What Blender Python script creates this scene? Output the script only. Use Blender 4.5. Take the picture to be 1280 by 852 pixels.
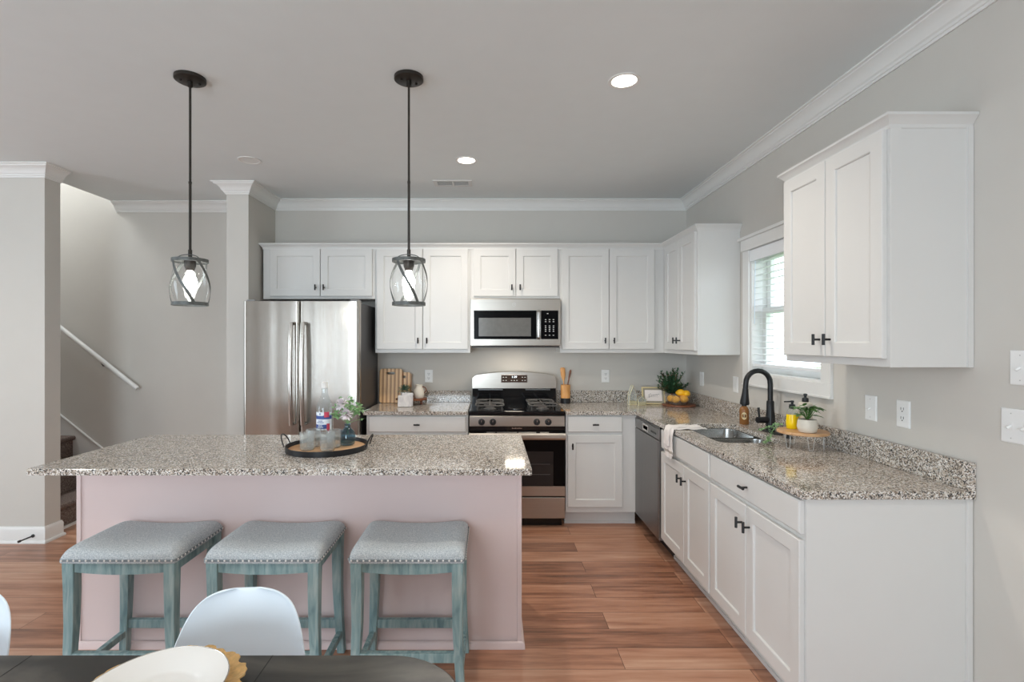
import bpy, bmesh, math, random
from mathutils import Vector, Matrix
random.seed(7)
PI = math.pi
scene = bpy.context.scene
C = scene.collection
for o in list(bpy.data.objects):
    bpy.data.objects.remove(o)

# ------------------------------------------------------------------ camera
H = 1.46
cd = bpy.data.cameras.new('camera')
cd.sensor_width = 36.0
cd.lens = 36.0 * 640 / 1280
cd.shift_x = 25 / 1280
cd.shift_y = 1 / 1280
cd.clip_start = 0.02
cam = bpy.data.objects.new('camera', cd)
cam.location = (0, 0, H)
cam.rotation_euler = (PI / 2, 0, 0)
C.objects.link(cam)
scene.camera = cam

# ------------------------------------------------------------------ light
scene.view_settings.view_transform = 'Standard'
scene.view_settings.look = 'None'
scene.view_settings.gamma = 1
scene.view_settings.use_curve_mapping = False
scene.view_settings.exposure = 0.25

w = bpy.data.worlds.new('sky')
scene.world = w
w.use_nodes = True
bg = w.node_tree.nodes['Background']
bg.inputs[0].default_value = (0.80, 0.90, 1.0, 1)
bg.inputs[1].default_value = 3.2


def area(name, loc, rot, sx, sy, power, col):
    l = bpy.data.lights.new(name, 'AREA')
    l.shape = 'RECTANGLE'
    l.size = sx
    l.size_y = sy
    l.energy = power
    l.color = col
    o = bpy.data.objects.new(name, l)
    o.location = loc
    o.rotation_euler = rot
    C.objects.link(o)
    return o


DAY = (0.76, 0.90, 1.0)
# daylight coming in through the tall windows of the wall behind the camera and of the left wall
area('daylight', (-4.0, -3.42, 1.35), (PI / 2 + .12, 0, 0), 0.40, 2.0, 8, DAY)
area('daylight', (-1.50, -3.40, 1.35), (PI / 2 + .3, 0, 0), 1.9, 2.0, 100, DAY)
area('daylight', (-5.90, 0.6, 1.4), (PI / 2 + .35, 0, -PI / 2), 2.0, 1.9, 42, DAY)
# upstairs hall light over the stairwell
area('upstairs_light', (-4.6, 4.3, 4.1), (0, 0, 0), 0.8, 0.5, 40, (.9, .95, 1))


# ------------------------------------------------------------------ materials
def new_mat(name):
    m = bpy.data.materials.new(name)
    m.use_nodes = True
    nt = m.node_tree
    for n in list(nt.nodes):
        nt.nodes.remove(n)
    out = nt.nodes.new('ShaderNodeOutputMaterial')
    return m, nt, out


def N(nt, t, **kw):
    n = nt.nodes.new(t)
    for k, v in kw.items():
        if k.startswith('i_'):
            n.inputs[int(k[2:])].default_value = v
        else:
            setattr(n, k, v)
    return n


def srgb(r, g, b):
    def f(c):
        c = c / 255
        return c / 12.92 if c <= .04045 else ((c + .055) / 1.055) ** 2.4
    return (f(r), f(g), f(b), 1)


def pbr(name, col, rough=.5, metal=0, spec=.5, noise=0, nscale=8, bump=0, bscale=200, trans=0, emis=None, estr=0,
        stretch=(1, 1, 1), aniso=0, ior=1.45, sheen=0):
    m, nt, out = new_mat(name)
    b = N(nt, 'ShaderNodeBsdfPrincipled')
    nt.links.new(b.outputs[0], out.inputs[0])
    b.inputs['Base Color'].default_value = col
    b.inputs['Roughness'].default_value = rough
    b.inputs['Metallic'].default_value = metal
    b.inputs['IOR'].default_value = ior
    b.inputs['Specular IOR Level'].default_value = spec
    if trans:
        b.inputs['Transmission Weight'].default_value = trans
    if aniso:
        b.inputs['Anisotropic'].default_value = aniso
    if sheen:
        b.inputs['Sheen Weight'].default_value = sheen
    if emis:
        b.inputs['Emission Color'].default_value = emis
        b.inputs['Emission Strength'].default_value = estr
    tc = N(nt, 'ShaderNodeTexCoord')
    mp = N(nt, 'ShaderNodeMapping')
    mp.inputs['Scale'].default_value = stretch
    nt.links.new(tc.outputs['Object'], mp.inputs[0])
    n = N(nt, 'ShaderNodeTexNoise')
    n.inputs['Scale'].default_value = nscale
    n.inputs['Detail'].default_value = 4
    nt.links.new(mp.outputs[0], n.inputs[0])
    mr = N(nt, 'ShaderNodeMapRange')
    mr.inputs[1].default_value = .25
    mr.inputs[2].default_value = .75
    mr.inputs[3].default_value = 1 - noise
    mr.inputs[4].default_value = 1 + noise
    nt.links.new(n.outputs[0], mr.inputs[0])
    mx = N(nt, 'ShaderNodeVectorMath', operation='SCALE')
    mx.inputs[0].default_value = col[:3]
    nt.links.new(mr.outputs[0], mx.inputs['Scale'])
    nt.links.new(mx.outputs[0], b.inputs['Base Color'])
    if bump:
        n2 = N(nt, 'ShaderNodeTexNoise')
        n2.inputs['Scale'].default_value = bscale
        n2.inputs['Detail'].default_value = 3
        nt.links.new(mp.outputs[0], n2.inputs[0])
        bp = N(nt, 'ShaderNodeBump')
        bp.inputs['Strength'].default_value = bump
        bp.inputs['Distance'].default_value = .002
        nt.links.new(n2.outputs[0], bp.inputs['Height'])
        nt.links.new(bp.outputs[0], b.inputs['Normal'])
    return m


def granite():
    m, nt, out = new_mat('granite')
    b = N(nt, 'ShaderNodeBsdfPrincipled')
    nt.links.new(b.outputs[0], out.inputs[0])
    b.inputs['Roughness'].default_value = .09
    b.inputs['Specular IOR Level'].default_value = .6
    tc = N(nt, 'ShaderNodeTexCoord')
    n0 = N(nt, 'ShaderNodeTexNoise')
    n0.inputs['Scale'].default_value = 60
    nt.links.new(tc.outputs['Object'], n0.inputs[0])
    add = N(nt, 'ShaderNodeVectorMath', operation='MULTIPLY_ADD')
    nt.links.new(n0.outputs['Color'], add.inputs[0])
    add.inputs[1].default_value = (.014, .014, .014)
    nt.links.new(tc.outputs['Object'], add.inputs[2])
    v = N(nt, 'ShaderNodeTexVoronoi')
    v.inputs['Scale'].default_value = 235
    nt.links.new(add.outputs[0], v.inputs['Vector'])
    sp = N(nt, 'ShaderNodeSeparateColor')
    nt.links.new(v.outputs['Color'], sp.inputs[0])
    r = N(nt, 'ShaderNodeValToRGB')
    r.color_ramp.interpolation = 'CONSTANT'
    cr = r.color_ramp.elements
    cr[0].position = 0
    cr[0].color = srgb(60, 60, 62)
    cr[1].position = .13
    cr[1].color = srgb(126, 118, 110)
    for p, c in ((.33, srgb(190, 176, 160)), (.55, srgb(216, 208, 198)), (.74, srgb(238, 235, 230)), (.93, srgb(140, 122, 106))):
        e = r.color_ramp.elements.new(p)
        e.color = c
    nt.links.new(sp.outputs[0], r.inputs[0])
    # larger soft clouding
    n1 = N(nt, 'ShaderNodeTexNoise')
    n1.inputs['Scale'].default_value = 22
    nt.links.new(tc.outputs['Object'], n1.inputs[0])
    mr = N(nt, 'ShaderNodeMapRange')
    mr.inputs[3].default_value = .72
    mr.inputs[4].default_value = 1.12
    nt.links.new(n1.outputs[0], mr.inputs[0])
    sc = N(nt, 'ShaderNodeVectorMath', operation='SCALE')
    nt.links.new(r.outputs[0], sc.inputs[0])
    nt.links.new(mr.outputs[0], sc.inputs['Scale'])
    nt.links.new(sc.outputs[0], b.inputs['Base Color'])
    return m


def floor_mat():
    m, nt, out = new_mat('vinyl_plank')
    b = N(nt, 'ShaderNodeBsdfPrincipled')
    nt.links.new(b.outputs[0], out.inputs[0])
    b.inputs['Roughness'].default_value = .32
    tc = N(nt, 'ShaderNodeTexCoord')
    mp = N(nt, 'ShaderNodeMapping')
    mp.inputs['Location'].default_value = (.35, -.044, 0)
    nt.links.new(tc.outputs['Object'], mp.inputs[0])
    bt = N(nt, 'ShaderNodeTexBrick')
    bt.offset = .37
    bt.inputs['Color1'].default_value = (0, 0, 0, 1)
    bt.inputs['Color2'].default_value = (1, 1, 1, 1)
    bt.inputs['Mortar'].default_value = (.5, .5, .5, 1)
    bt.inputs['Scale'].default_value = 1
    bt.inputs['Mortar Size'].default_value = .0012
    bt.inputs['Mortar Smooth'].default_value = .0
    bt.inputs['Brick Width'].default_value = 1.5
    bt.inputs['Row Height'].default_value = .16
    nt.links.new(mp.outputs[0], bt.inputs[0])
    # grain, streaked along the plank
    mp2 = N(nt, 'ShaderNodeMapping')
    mp2.inputs['Scale'].default_value = (1.1, 13, 1)
    nt.links.new(tc.outputs['Object'], mp2.inputs[0])
    off = N(nt, 'ShaderNodeVectorMath', operation='MULTIPLY_ADD')
    nt.links.new(bt.outputs['Color'], off.inputs[0])
    off.inputs[1].default_value = (9, 9, 9)
    nt.links.new(mp2.outputs[0], off.inputs[2])
    g = N(nt, 'ShaderNodeTexNoise')
    g.inputs['Scale'].default_value = 1.6
    g.inputs['Detail'].default_value = 6
    g.inputs['Roughness'].default_value = .62
    nt.links.new(off.outputs[0], g.inputs[0])
    mixf = N(nt, 'ShaderNodeMath', operation='MULTIPLY_ADD')
    nt.links.new(bt.outputs['Color'], mixf.inputs[0])
    mixf.inputs[1].default_value = .30
    nt.links.new(g.outputs[0], mixf.inputs[2])
    r = N(nt, 'ShaderNodeValToRGB')
    cr = r.color_ramp.elements
    cr[0].position = .36
    cr[0].color = srgb(112, 79, 62)
    cr[1].position = .92
    cr[1].color = srgb(204, 162, 136)
    for p, c in ((.52, srgb(152, 106, 83)), (.66, srgb(180, 130, 103)), (.78, srgb(190, 144, 118))):
        e = cr.new(p)
        e.color = c
    nt.links.new(mixf.outputs[0], r.inputs[0])
    mk = N(nt, 'ShaderNodeMix', data_type='RGBA')
    nt.links.new(bt.outputs['Fac'], mk.inputs[0])
    nt.links.new(r.outputs[0], mk.inputs[6])
    mk.inputs[7].default_value = srgb(70, 46, 36)
    nt.links.new(mk.outputs[2], b.inputs['Base Color'])
    return m


def ramp_noise(name, stops, scale, stretch, rough, dist=0, detail=5, bump=0, coord='Object', metal=0, spec=.5):
    m, nt, out = new_mat(name)
    b = N(nt, 'ShaderNodeBsdfPrincipled')
    nt.links.new(b.outputs[0], out.inputs[0])
    b.inputs['Roughness'].default_value = rough
    b.inputs['Metallic'].default_value = metal
    b.inputs['Specular IOR Level'].default_value = spec
    tc = N(nt, 'ShaderNodeTexCoord')
    mp = N(nt, 'ShaderNodeMapping')
    mp.inputs['Scale'].default_value = stretch
    nt.links.new(tc.outputs[coord], mp.inputs[0])
    g = N(nt, 'ShaderNodeTexNoise')
    g.inputs['Scale'].default_value = scale
    g.inputs['Detail'].default_value = detail
    g.inputs['Distortion'].default_value = dist
    nt.links.new(mp.outputs[0], g.inputs[0])
    r = N(nt, 'ShaderNodeValToRGB')
    cr = r.color_ramp.elements
    cr[0].position, cr[0].color = stops[0]
    cr[1].position, cr[1].color = stops[-1]
    for p, c in stops[1:-1]:
        e = cr.new(p)
        e.color = c
    nt.links.new(g.outputs[0], r.inputs[0])
    nt.links.new(r.outputs[0], b.inputs['Base Color'])
    if bump:
        bp = N(nt, 'ShaderNodeBump')
        bp.inputs['Strength'].default_value = bump
        bp.inputs['Distance'].default_value = .002
        nt.links.new(g.outputs[0], bp.inputs['Height'])
        nt.links.new(bp.outputs[0], b.inputs['Normal'])
    return m


def stripes(name, c1, c2, scale, rough=.4):
    """bamboo boards: lengthwise strips in the object's x direction"""
    m, nt, out = new_mat(name)
    b = N(nt, 'ShaderNodeBsdfPrincipled')
    nt.links.new(b.outputs[0], out.inputs[0])
    b.inputs['Roughness'].default_value = rough
    tc = N(nt, 'ShaderNodeTexCoord')
    wv = N(nt, 'ShaderNodeTexWave')
    wv.wave_profile = 'SIN'
    wv.inputs['Scale'].default_value = scale
    wv.inputs['Distortion'].default_value = .3
    nt.links.new(tc.outputs['Object'], wv.inputs[0])
    r = N(nt, 'ShaderNodeValToRGB')
    r.color_ramp.elements[0].position = .42
    r.color_ramp.elements[0].color = c1
    r.color_ramp.elements[1].position = .56
    r.color_ramp.elements[1].color = c2
    nt.links.new(wv.outputs['Fac'], r.inputs[0])
    nt.links.new(r.outputs[0], b.inputs['Base Color'])
    return m


def thin_glass(name, tint=(1, 1, 1, 1), rough=.02, refl=1.0, ior=1.45, diffuse=0):
    m, nt, out = new_mat(name)
    tr = N(nt, 'ShaderNodeBsdfTransparent')
    tr.inputs[0].default_value = tint
    gl = N(nt, 'ShaderNodeBsdfGlossy')
    gl.inputs['Roughness'].default_value = rough
    fr = N(nt, 'ShaderNodeFresnel')
    fr.inputs[0].default_value = ior
    mu = N(nt, 'ShaderNodeMath', operation='MULTIPLY')
    mu.inputs[1].default_value = refl
    nt.links.new(fr.outputs[0], mu.inputs[0])
    ge = N(nt, 'ShaderNodeNewGeometry')
    ir = N(nt, 'ShaderNodeMapRange')
    ir.inputs[3].default_value = ior
    ir.inputs[4].default_value = 1 / ior
    nt.links.new(ge.outputs['Backfacing'], ir.inputs[0])
    nt.links.new(ir.outputs[0], fr.inputs[0])
    mx = N(nt, 'ShaderNodeMixShader')
    nt.links.new(mu.outputs[0], mx.inputs[0])
    nt.links.new(tr.outputs[0], mx.inputs[1])
    nt.links.new(gl.outputs[0], mx.inputs[2])
    last = mx
    if diffuse:
        df = N(nt, 'ShaderNodeBsdfTranslucent')
        df.inputs[0].default_value = (.9, .92, .92, 1)
        d2 = N(nt, 'ShaderNodeBsdfDiffuse')
        d2.inputs[0].default_value = (.9, .92, .92, 1)
        ad = N(nt, 'ShaderNodeMixShader')
        ad.inputs[0].default_value = .5
        nt.links.new(df.outputs[0], ad.inputs[1])
        nt.links.new(d2.outputs[0], ad.inputs[2])
        m2 = N(nt, 'ShaderNodeMixShader')
        m2.inputs[0].default_value = diffuse
        nt.links.new(mx.outputs[0], m2.inputs[1])
        nt.links.new(ad.outputs[0], m2.inputs[2])
        last = m2
    nt.links.new(last.outputs[0], out.inputs[0])
    return m


def emit(name, col, s):
    m, nt, out = new_mat(name)
    e = N(nt, 'ShaderNodeEmission')
    e.inputs[0].default_value = col
    e.inputs[1].default_value = s
    nt.links.new(e.outputs[0], out.inputs[0])
    return m


M = dict(
    wall=pbr('wall_paint', srgb(207, 203, 196), .85, noise=.01, bump=.15, bscale=500),
    ceil=pbr('ceiling_paint', srgb(228, 232, 232), .95, noise=.01, bump=.2, bscale=300),
    trim=pbr('trim_white', srgb(232, 231, 228), .35, noise=.01),
    cab=pbr('cabinet_white', srgb(219, 218, 215), .33, noise=.008),
    granite=granite(),
    floor=floor_mat(),
    black=pbr('matte_black', srgb(24, 25, 28), .38, noise=.05),
    blackgloss=pbr('black_enamel', srgb(14, 15, 18), .08, noise=.03),
    blackglass=pbr('black_glass', srgb(8, 9, 12), .12, spec=.15, noise=.02),
    iron=pbr('cast_iron', srgb(84, 82, 80), .38, noise=.15, nscale=60, bump=.3),
    steel=pbr('brushed_steel', srgb(182, 177, 170), .22, 1, noise=.05, nscale=3, stretch=(60, 60, .6), bump=.04, bscale=8),
    steelh=pbr('brushed_steel_horizontal', srgb(184, 178, 170), .28, 1, noise=.05, nscale=3, stretch=(.6, 60, 60), bump=.04, bscale=8),
    steelu=pbr('steel_dishwasher', srgb(140, 139, 138), .36, 1, noise=.08, nscale=3, stretch=(30, 30, .5)),
    sinksteel=pbr('sink_steel', srgb(178, 178, 176), .25, 1, noise=.05, nscale=30),
    chrome=pbr('polished_metal', srgb(215, 215, 215), .12, 1, noise=.02),
    greyside=pbr('fridge_side', srgb(78, 78, 80), .45, .3, noise=.04),
    bronze=pbr('oiled_bronze', srgb(62, 58, 54), .42, .7, noise=.15, nscale=40),
    cage=pbr('weathered_zinc', srgb(96, 98, 96), .5, .6, noise=.3, nscale=60),
    glass=thin_glass('clear_glass', (.97, .98, .98, 1)),
    glassw=thin_glass('ribbed_glass', (.94, .96, .96, 1), .08, 1.6, 1.5, diffuse=.13),
    glassb=thin_glass('blue_glass', (.45, .62, .70, 1), .03, 1.6, 1.5, diffuse=.03),
    amber=pbr('amber_bottle', srgb(165, 112, 62), .2, noise=.05, trans=.3),
    bulb=emit('lit_bulb', (1, .97, .92, 1), 40),
    can=emit('lit_can', (1, .90, .78, 1), 9),
    digits=emit('lit_digits', (.85, .95, 1, 1), 2.5),
    pink=pbr('dusty_pink_paint', srgb(226, 206, 203), .5, noise=.015, nscale=2),
    teal=ramp_noise('weathered_teal_wood', [(.3, srgb(108, 138, 142)), (.5, srgb(142, 170, 172)), (.72, srgb(176, 194, 192))], 9, (5, 5, .8), .55, .6, bump=.15),
    fabric=ramp_noise('linen_fabric', [(.3, srgb(160, 170, 176)), (.5, srgb(192, 199, 203)), (.7, srgb(222, 225, 225))], 260, (1, 1, 1), .95, 0, 2, bump=.5, spec=.2),
    nail=pbr('nickel_nail', srgb(244, 242, 238), .3, .1),
    plastic=pbr('white_plastic', srgb(228, 238, 246), .28, noise=.005),
    plate=pbr('white_plate', srgb(196, 196, 194), .6),
    outlet=pbr('outlet_plastic', srgb(240, 240, 238), .4),
    dark=pbr('dark_slot', srgb(40, 40, 40), .7),
    tablewood=ramp_noise('dark_table_wood', [(.3, srgb(28, 28, 27)), (.5, srgb(40, 39, 37)), (.72, srgb(92, 88, 81))], 2.4, (1, 2.5, 1), .3, .8, bump=.1),
    oak=ramp_noise('light_wood', [(.3, srgb(176, 128, 88)), (.5, srgb(204, 160, 116)), (.7, srgb(222, 182, 140))], 6, (1, 9, 9), .45, .5),
    wood=ramp_noise('orange_wood', [(.3, srgb(196, 132, 70)), (.5, srgb(222, 160, 94)), (.7, srgb(235, 180, 116))], 10, (6, 6, 1), .45, .3),
    walnut=ramp_noise('walnut_wood', [(.3, srgb(92, 52, 34)), (.5, srgb(126, 76, 50)), (.7, srgb(150, 96, 66))], 10, (1, 8, 8), .4, .3),
    bamboo=stripes('bamboo_strips', srgb(178, 130, 84), srgb(238, 196, 142), 9),
    gold=pbr('gold_leaf', srgb(216, 178, 120), .45, .5, noise=.2, nscale=90, bump=.8, bscale=160),
    brass=pbr('brushed_brass', srgb(226, 208, 160), .3, .6, noise=.05),
    porcelain=pbr('porcelain', srgb(236, 234, 230), .1, noise=.005),
    silver=pbr('silver_rim', srgb(210, 205, 198), .2, 1),
    ceramic=pbr('cream_ceramic', srgb(222, 214, 200), .5, noise=.06, nscale=14),
    whitecer=pbr('white_ceramic', srgb(226, 222, 218), .4, noise=.03),
    tile=ramp_noise('marble_tile', [(.35, srgb(200, 196, 196)), (.55, srgb(226, 222, 220)), (.7, srgb(236, 234, 232))], 12, (1, 1, 1), .4, 1),
    soil=pbr('soil', srgb(96, 74, 52), .9, noise=.3, nscale=80),
    leafdark=pbr('leaf_dark', srgb(62, 98, 68), .4, noise=.3, nscale=25),
    leaf=pbr('leaf_green', srgb(72, 112, 52), .4, noise=.3, nscale=25),
    leafpale=pbr('leaf_pale', srgb(142, 180, 126), .5, noise=.25, nscale=25),
    leafgrey=pbr('leaf_grey_green', srgb(92, 122, 104), .5, noise=.3, nscale=25),
    petal=pbr('petal', srgb(246, 238, 242), .6, noise=.05),
    lemon=pbr('lemon_peel', srgb(250, 190, 40), .4, noise=.08, nscale=20, bump=.3, bscale=150),
    yellow=pbr('yellow_soap', srgb(245, 208, 20), .2, noise=.05),
    towel=pbr('cotton_towel', srgb(236, 230, 226), .95, noise=.05, nscale=90, bump=.8, bscale=350, sheen=.3),
    towelstripe=pbr('towel_stripe', srgb(176, 168, 158), .95, noise=.1, nscale=90),
    carpet=ramp_noise('stair_carpet', [(.3, srgb(84, 72, 66)), (.5, srgb(116, 102, 95)), (.72, srgb(148, 134, 126))], 120, (1, 1, 1), 1, 0, 3, bump=1, spec=.1),
    paper=pbr('paper', srgb(240, 232, 228), .8),
    ink=pbr('ink', srgb(96, 92, 94), .7),
    blind=pbr('blind_white', srgb(244, 246, 248), .45, noise=.005),
    labelblue=pbr('label_blue', srgb(62, 84, 148), .5),
    labelred=pbr('label_red', srgb(206, 74, 96), .5),
    labelwhite=pbr('label_white', srgb(232, 236, 242), .5),
    labelcream=pbr('label_cream', srgb(226, 206, 160), .6, noise=.05, nscale=40),
    grass=ramp_noise('lawn', [(.3, srgb(92, 128, 62)), (.6, srgb(132, 164, 92)), (.75, srgb(164, 190, 120))], 6, (1, 1, 1), .9),
    siding=pbr('house_siding', srgb(214, 222, 228), .6, noise=.02),
    vent=pbr('vent_white', srgb(222, 221, 218), .5),
    rubber=pbr('rubber', srgb(60, 58, 56), .6),
)


# ------------------------------------------------------------------ mesh builder
class MB:
    def __init__(self, F=None):
        self.v = []
        self.f = []
        self.mi = []
        self.m = 0
        self.F = F

    def add(self, pts, faces):
        b = len(self.v)
        for p in pts:
            if self.F:
                p = self.F(*p)
            self.v.append(Vector(p))
        for f in faces:
            self.f.append([b + i for i in f])
            self.mi.append(self.m)

    def box(self, x0, x1, y0, y1, z0, z1):
        self.add([(x0, y0, z0), (x1, y0, z0), (x1, y1, z0), (x0, y1, z0), (x0, y0, z1), (x1, y0, z1), (x1, y1, z1), (x0, y1, z1)],
                 [(0, 3, 2, 1), (4, 5, 6, 7), (0, 1, 5, 4), (1, 2, 6, 5), (2, 3, 7, 6), (3, 0, 4, 7)])
        return self

    def loft(self, loops, cap0=True, cap1=True, close=True, wrap=False):
        n = len(loops[0])
        pts = [p for l in loops for p in l]
        fs = []
        L = len(loops)
        for i in range(L if wrap else L - 1):
            for j in range(n if close else n - 1):
                a = i * n + j
                b = i * n + (j + 1) % n
                c = ((i + 1) % L) * n + (j + 1) % n
                d = ((i + 1) % L) * n + j
                fs.append((a, b, c, d))
        if cap0 and not wrap:
            fs.append(tuple(range(n))[::-1])
        if cap1 and not wrap:
            fs.append(tuple((L - 1) * n + j for j in range(n)))
        self.add(pts, fs)
        return self

    def lathe(self, cx, cy, prof, seg=24, cap0=True, cap1=True, squash=(1, 1), rib=0, nrib=0):
        loops = []
        for r, z in prof:
            lp = []
            for k in range(seg):
                a = 2 * PI * k / seg
                rr = r * (1 + (rib * math.cos(nrib * a) if nrib else 0))
                lp.append((cx + rr * math.cos(a) * squash[0], cy + rr * math.sin(a) * squash[1], z))
            loops.append(lp)
        self.loft(loops, cap0, cap1)
        return self

    def tube(self, pts, r, seg=8, cap=True, wrap=False, flat=None):
        pts = [Vector(p) for p in pts]
        n = len(pts)
        loops = []
        up = None
        for i, p in enumerate(pts):
            if wrap:
                t = (pts[(i + 1) % n] - pts[i - 1]).normalized()
            elif i == 0:
                t = (pts[1] - p).normalized()
            elif i == n - 1:
                t = (p - pts[i - 1]).normalized()
            else:
                t = ((pts[i + 1] - p).normalized() + (p - pts[i - 1]).normalized()).normalized()
            if up is None:
                up = Vector((0, 0, 1)) if abs(t.z) < .9 else Vector((0, 1, 0))
            s = t.cross(up).normalized()
            up = s.cross(t).normalized()
            rr = r[i] if isinstance(r, (list, tuple)) else r
            ra, rb = (rr, rr) if flat is None else (rr * flat[0], rr * flat[1])
            loops.append([tuple(p + s * (ra * math.cos(2 * PI * k / seg)) + up * (rb * math.sin(2 * PI * k / seg))) for k in range(seg)])
        self.loft(loops, cap, cap, True, wrap)
        return self

    def frames(self, u0, u1, z0, z1, rings):
        """rings: list of (inset, w) - nested rectangles in the (u, w, z) frame; last is capped"""
        loops = []
        for ins, wv in rings:
            loops.append([(u0 + ins, wv, z0 + ins), (u1 - ins, wv, z0 + ins), (u1 - ins, wv, z1 - ins), (u0 + ins, wv, z1 - ins)])
        self.loft(loops)
        return self

    def sphere(self, c, r, seg=16, rings=10, sc=(1, 1, 1)):
        prof = []
        loops = []
        for i in range(1, rings):
            a = PI * i / rings
            loops.append([(c[0] + sc[0] * r * math.sin(a) * math.cos(2 * PI * k / seg), c[1] + sc[1] * r * math.sin(a) * math.sin(2 * PI * k / seg), c[2] - sc[2] * r * math.cos(a)) for k in range(seg)])
        self.loft(loops, True, True)
        return self

    def prism(self, poly, z0, z1, ch=0):
        if ch:
            n = len(poly)
            cx = sum(p[0] for p in poly) / n
            cy = sum(p[1] for p in poly) / n
            ins = [(cx + (p[0] - cx) * (1 - ch / max(.02, abs(p[0] - cx))), cy + (p[1] - cy) * (1 - ch / max(.02, abs(p[1] - cy)))) for p in poly]
            loops = [[(x, y, z0) for x, y in poly], [(x, y, z1 - ch) for x, y in poly], [(x, y, z1) for x, y in ins]]
        else:
            loops = [[(x, y, z0) for x, y in poly], [(x, y, z1) for x, y in poly]]
        self.loft(loops)
        return self

    def text(self, body, size, P):
        """P maps flat text coordinates to a point"""
        cu = bpy.data.curves.new('t', 'FONT')
        cu.body = body
        cu.size = size
        cu.align_x = 'CENTER'
        cu.align_y = 'CENTER'
        cu.resolution_u = 3
        to = bpy.data.objects.new('t', cu)
        C.objects.link(to)
        bpy.context.view_layer.update()
        me = to.to_mesh()
        self.add([P(v.co.x, v.co.y) for v in me.vertices], [tuple(p.vertices) for p in me.polygons])
        to.to_mesh_clear()
        bpy.data.objects.remove(to)
        bpy.data.curves.remove(cu)
        return self

    def build(self, name, mat, parent=None, bevel=0, smooth=35, label=None, origin=None, sub=0, solid=0):
        og = Vector((0, 0, 0))
        if parent is not None:
            og = Vector(parent['_og'])
        elif origin is not None:
            og = Vector(origin)
        me = bpy.data.meshes.new(name)
        me.from_pydata([tuple(p - og) for p in self.v], [], self.f)
        mats = mat if isinstance(mat, (list, tuple)) else [mat]
        for mm in mats:
            me.materials.append(mm)
        me.polygons.foreach_set('material_index', self.mi)
        bm = bmesh.new()
        bm.from_mesh(me)
        if self.clean:
            bmesh.ops.remove_doubles(bm, verts=bm.verts, dist=1e-6)
        bmesh.ops.recalc_face_normals(bm, faces=bm.faces)
        if smooth:
            lim = math.radians(smooth)
            for f in bm.faces:
                f.smooth = True
            for e in bm.edges:
                if len(e.link_faces) != 2 or e.calc_face_angle(0) > lim:
                    e.smooth = False
        bm.to_mesh(me)
        bm.free()
        o = bpy.data.objects.new(name, me)
        C.objects.link(o)
        if parent is not None:
            o.parent = parent
        else:
            o.location = og
        o['_og'] = tuple(og)
        if solid:
            s = o.modifiers.new('solid', 'SOLIDIFY')
            s.thickness = solid
            s.offset = 0
        if bevel:
            b = o.modifiers.new('bevel', 'BEVEL')
            b.width = bevel
            b.segments = 2
            b.limit_method = 'ANGLE'
            b.angle_limit = math.radians(40)
        if sub:
            s = o.modifiers.new('sub', 'SUBSURF')
            s.levels = sub
            s.render_levels = sub
        if label:
            o['label'] = label
        return o
    clean = False


def thing(name, label, cat, loc=(0, 0, 0), group=None):
    o = bpy.data.objects.new(name, None)
    o.empty_display_size = .05
    C.objects.link(o)
    o.location = loc
    o['_og'] = tuple(loc)
    o['label'] = label
    o['category'] = cat
    if group:
        o['group'] = group
    return o


def tag(o, label, cat, group=None, kind=None):
    o['label'] = label
    o['category'] = cat
    if group:
        o['group'] = group
    if kind:
        o['kind'] = kind
    return o


def struct(o, label=None):
    o['kind'] = 'structure'
    if label:
        o['label'] = label
    return o


def copy_tree(o, parent=None):
    c = o.copy()
    C.objects.link(c)
    c.parent = parent
    for ch in list(o.children):
        copy_tree(ch, c)
    return c


def rrect(x0, x1, y0, y1, r, n=6):
    pts = []
    for cx, cy, a0 in ((x1 - r, y1 - r, 0), (x0 + r, y1 - r, PI / 2), (x0 + r, y0 + r, PI), (x1 - r, y0 + r, 3 * PI / 2)):
        for k in range(n + 1):
            a = a0 + PI / 2 * k / n
            pts.append((cx + r * math.cos(a), cy + r * math.sin(a)))
    return pts


def circ(cx, cy, r, n=32):
    return [(cx + r * math.cos(2 * PI * k / n), cy + r * math.sin(2 * PI * k / n)) for k in range(n)]


def sweep(mb, path, prof, closed=False, zb=0):
    """mitred moulding: path = 2-D points, prof = (outward offset to the right of travel, z)"""
    n = len(path)
    P = [Vector(p) for p in path]
    loops = []
    for i in range(n):
        def nrm(a, b):
            d = (b - a).normalized()
            return Vector((d.y, -d.x))
        if i == 0:
            m = nrm(P[0], P[1])
            k = 1
        elif i == n - 1:
            m = nrm(P[-2], P[-1])
            k = 1
        else:
            n1 = nrm(P[i - 1], P[i])
            n2 = nrm(P[i], P[i + 1])
            m = (n1 + n2)
            m.normalize()
            k = 1 / max(.2, m.dot(n1))
        loops.append([(P[i].x + m.x * d * k, P[i].y + m.y * d * k, zb + z) for d, z in prof])
    mb.loft(loops)
    return mb


RX = 1.768      # right wall
BY = 4.66       # back wall
CZ = 2.74       # ceiling


def FB(u, wv, z):
    return (u, BY - wv, z)


def FR(u, wv, z):
    return (RX - wv, u, z)


# ================================================================== SETTING
struct(MB().box(-7, RX + .15, -3.6, 5.0, -.1, 0).build('floor', M['floor'], smooth=0))
cb = MB()
cb.box(-6.1, RX + .15, -3.6, 3.86, CZ, CZ + .3)
cb.box(-3.46, RX + .15, 3.86, 5.0, CZ, CZ + .3)
struct(cb.build('ceiling', M['ceil'], smooth=0))
wb = MB()
wb.box(-2.06, RX + .15, BY, 4.9, 0, CZ)
struct(wb.build('wall_back', M['wall'], smooth=0))
struct(MB().box(-7, -2.06, 4.72, 4.9, 0, 4.3).build('wall_hall', M['wall'], smooth=0))
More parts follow.
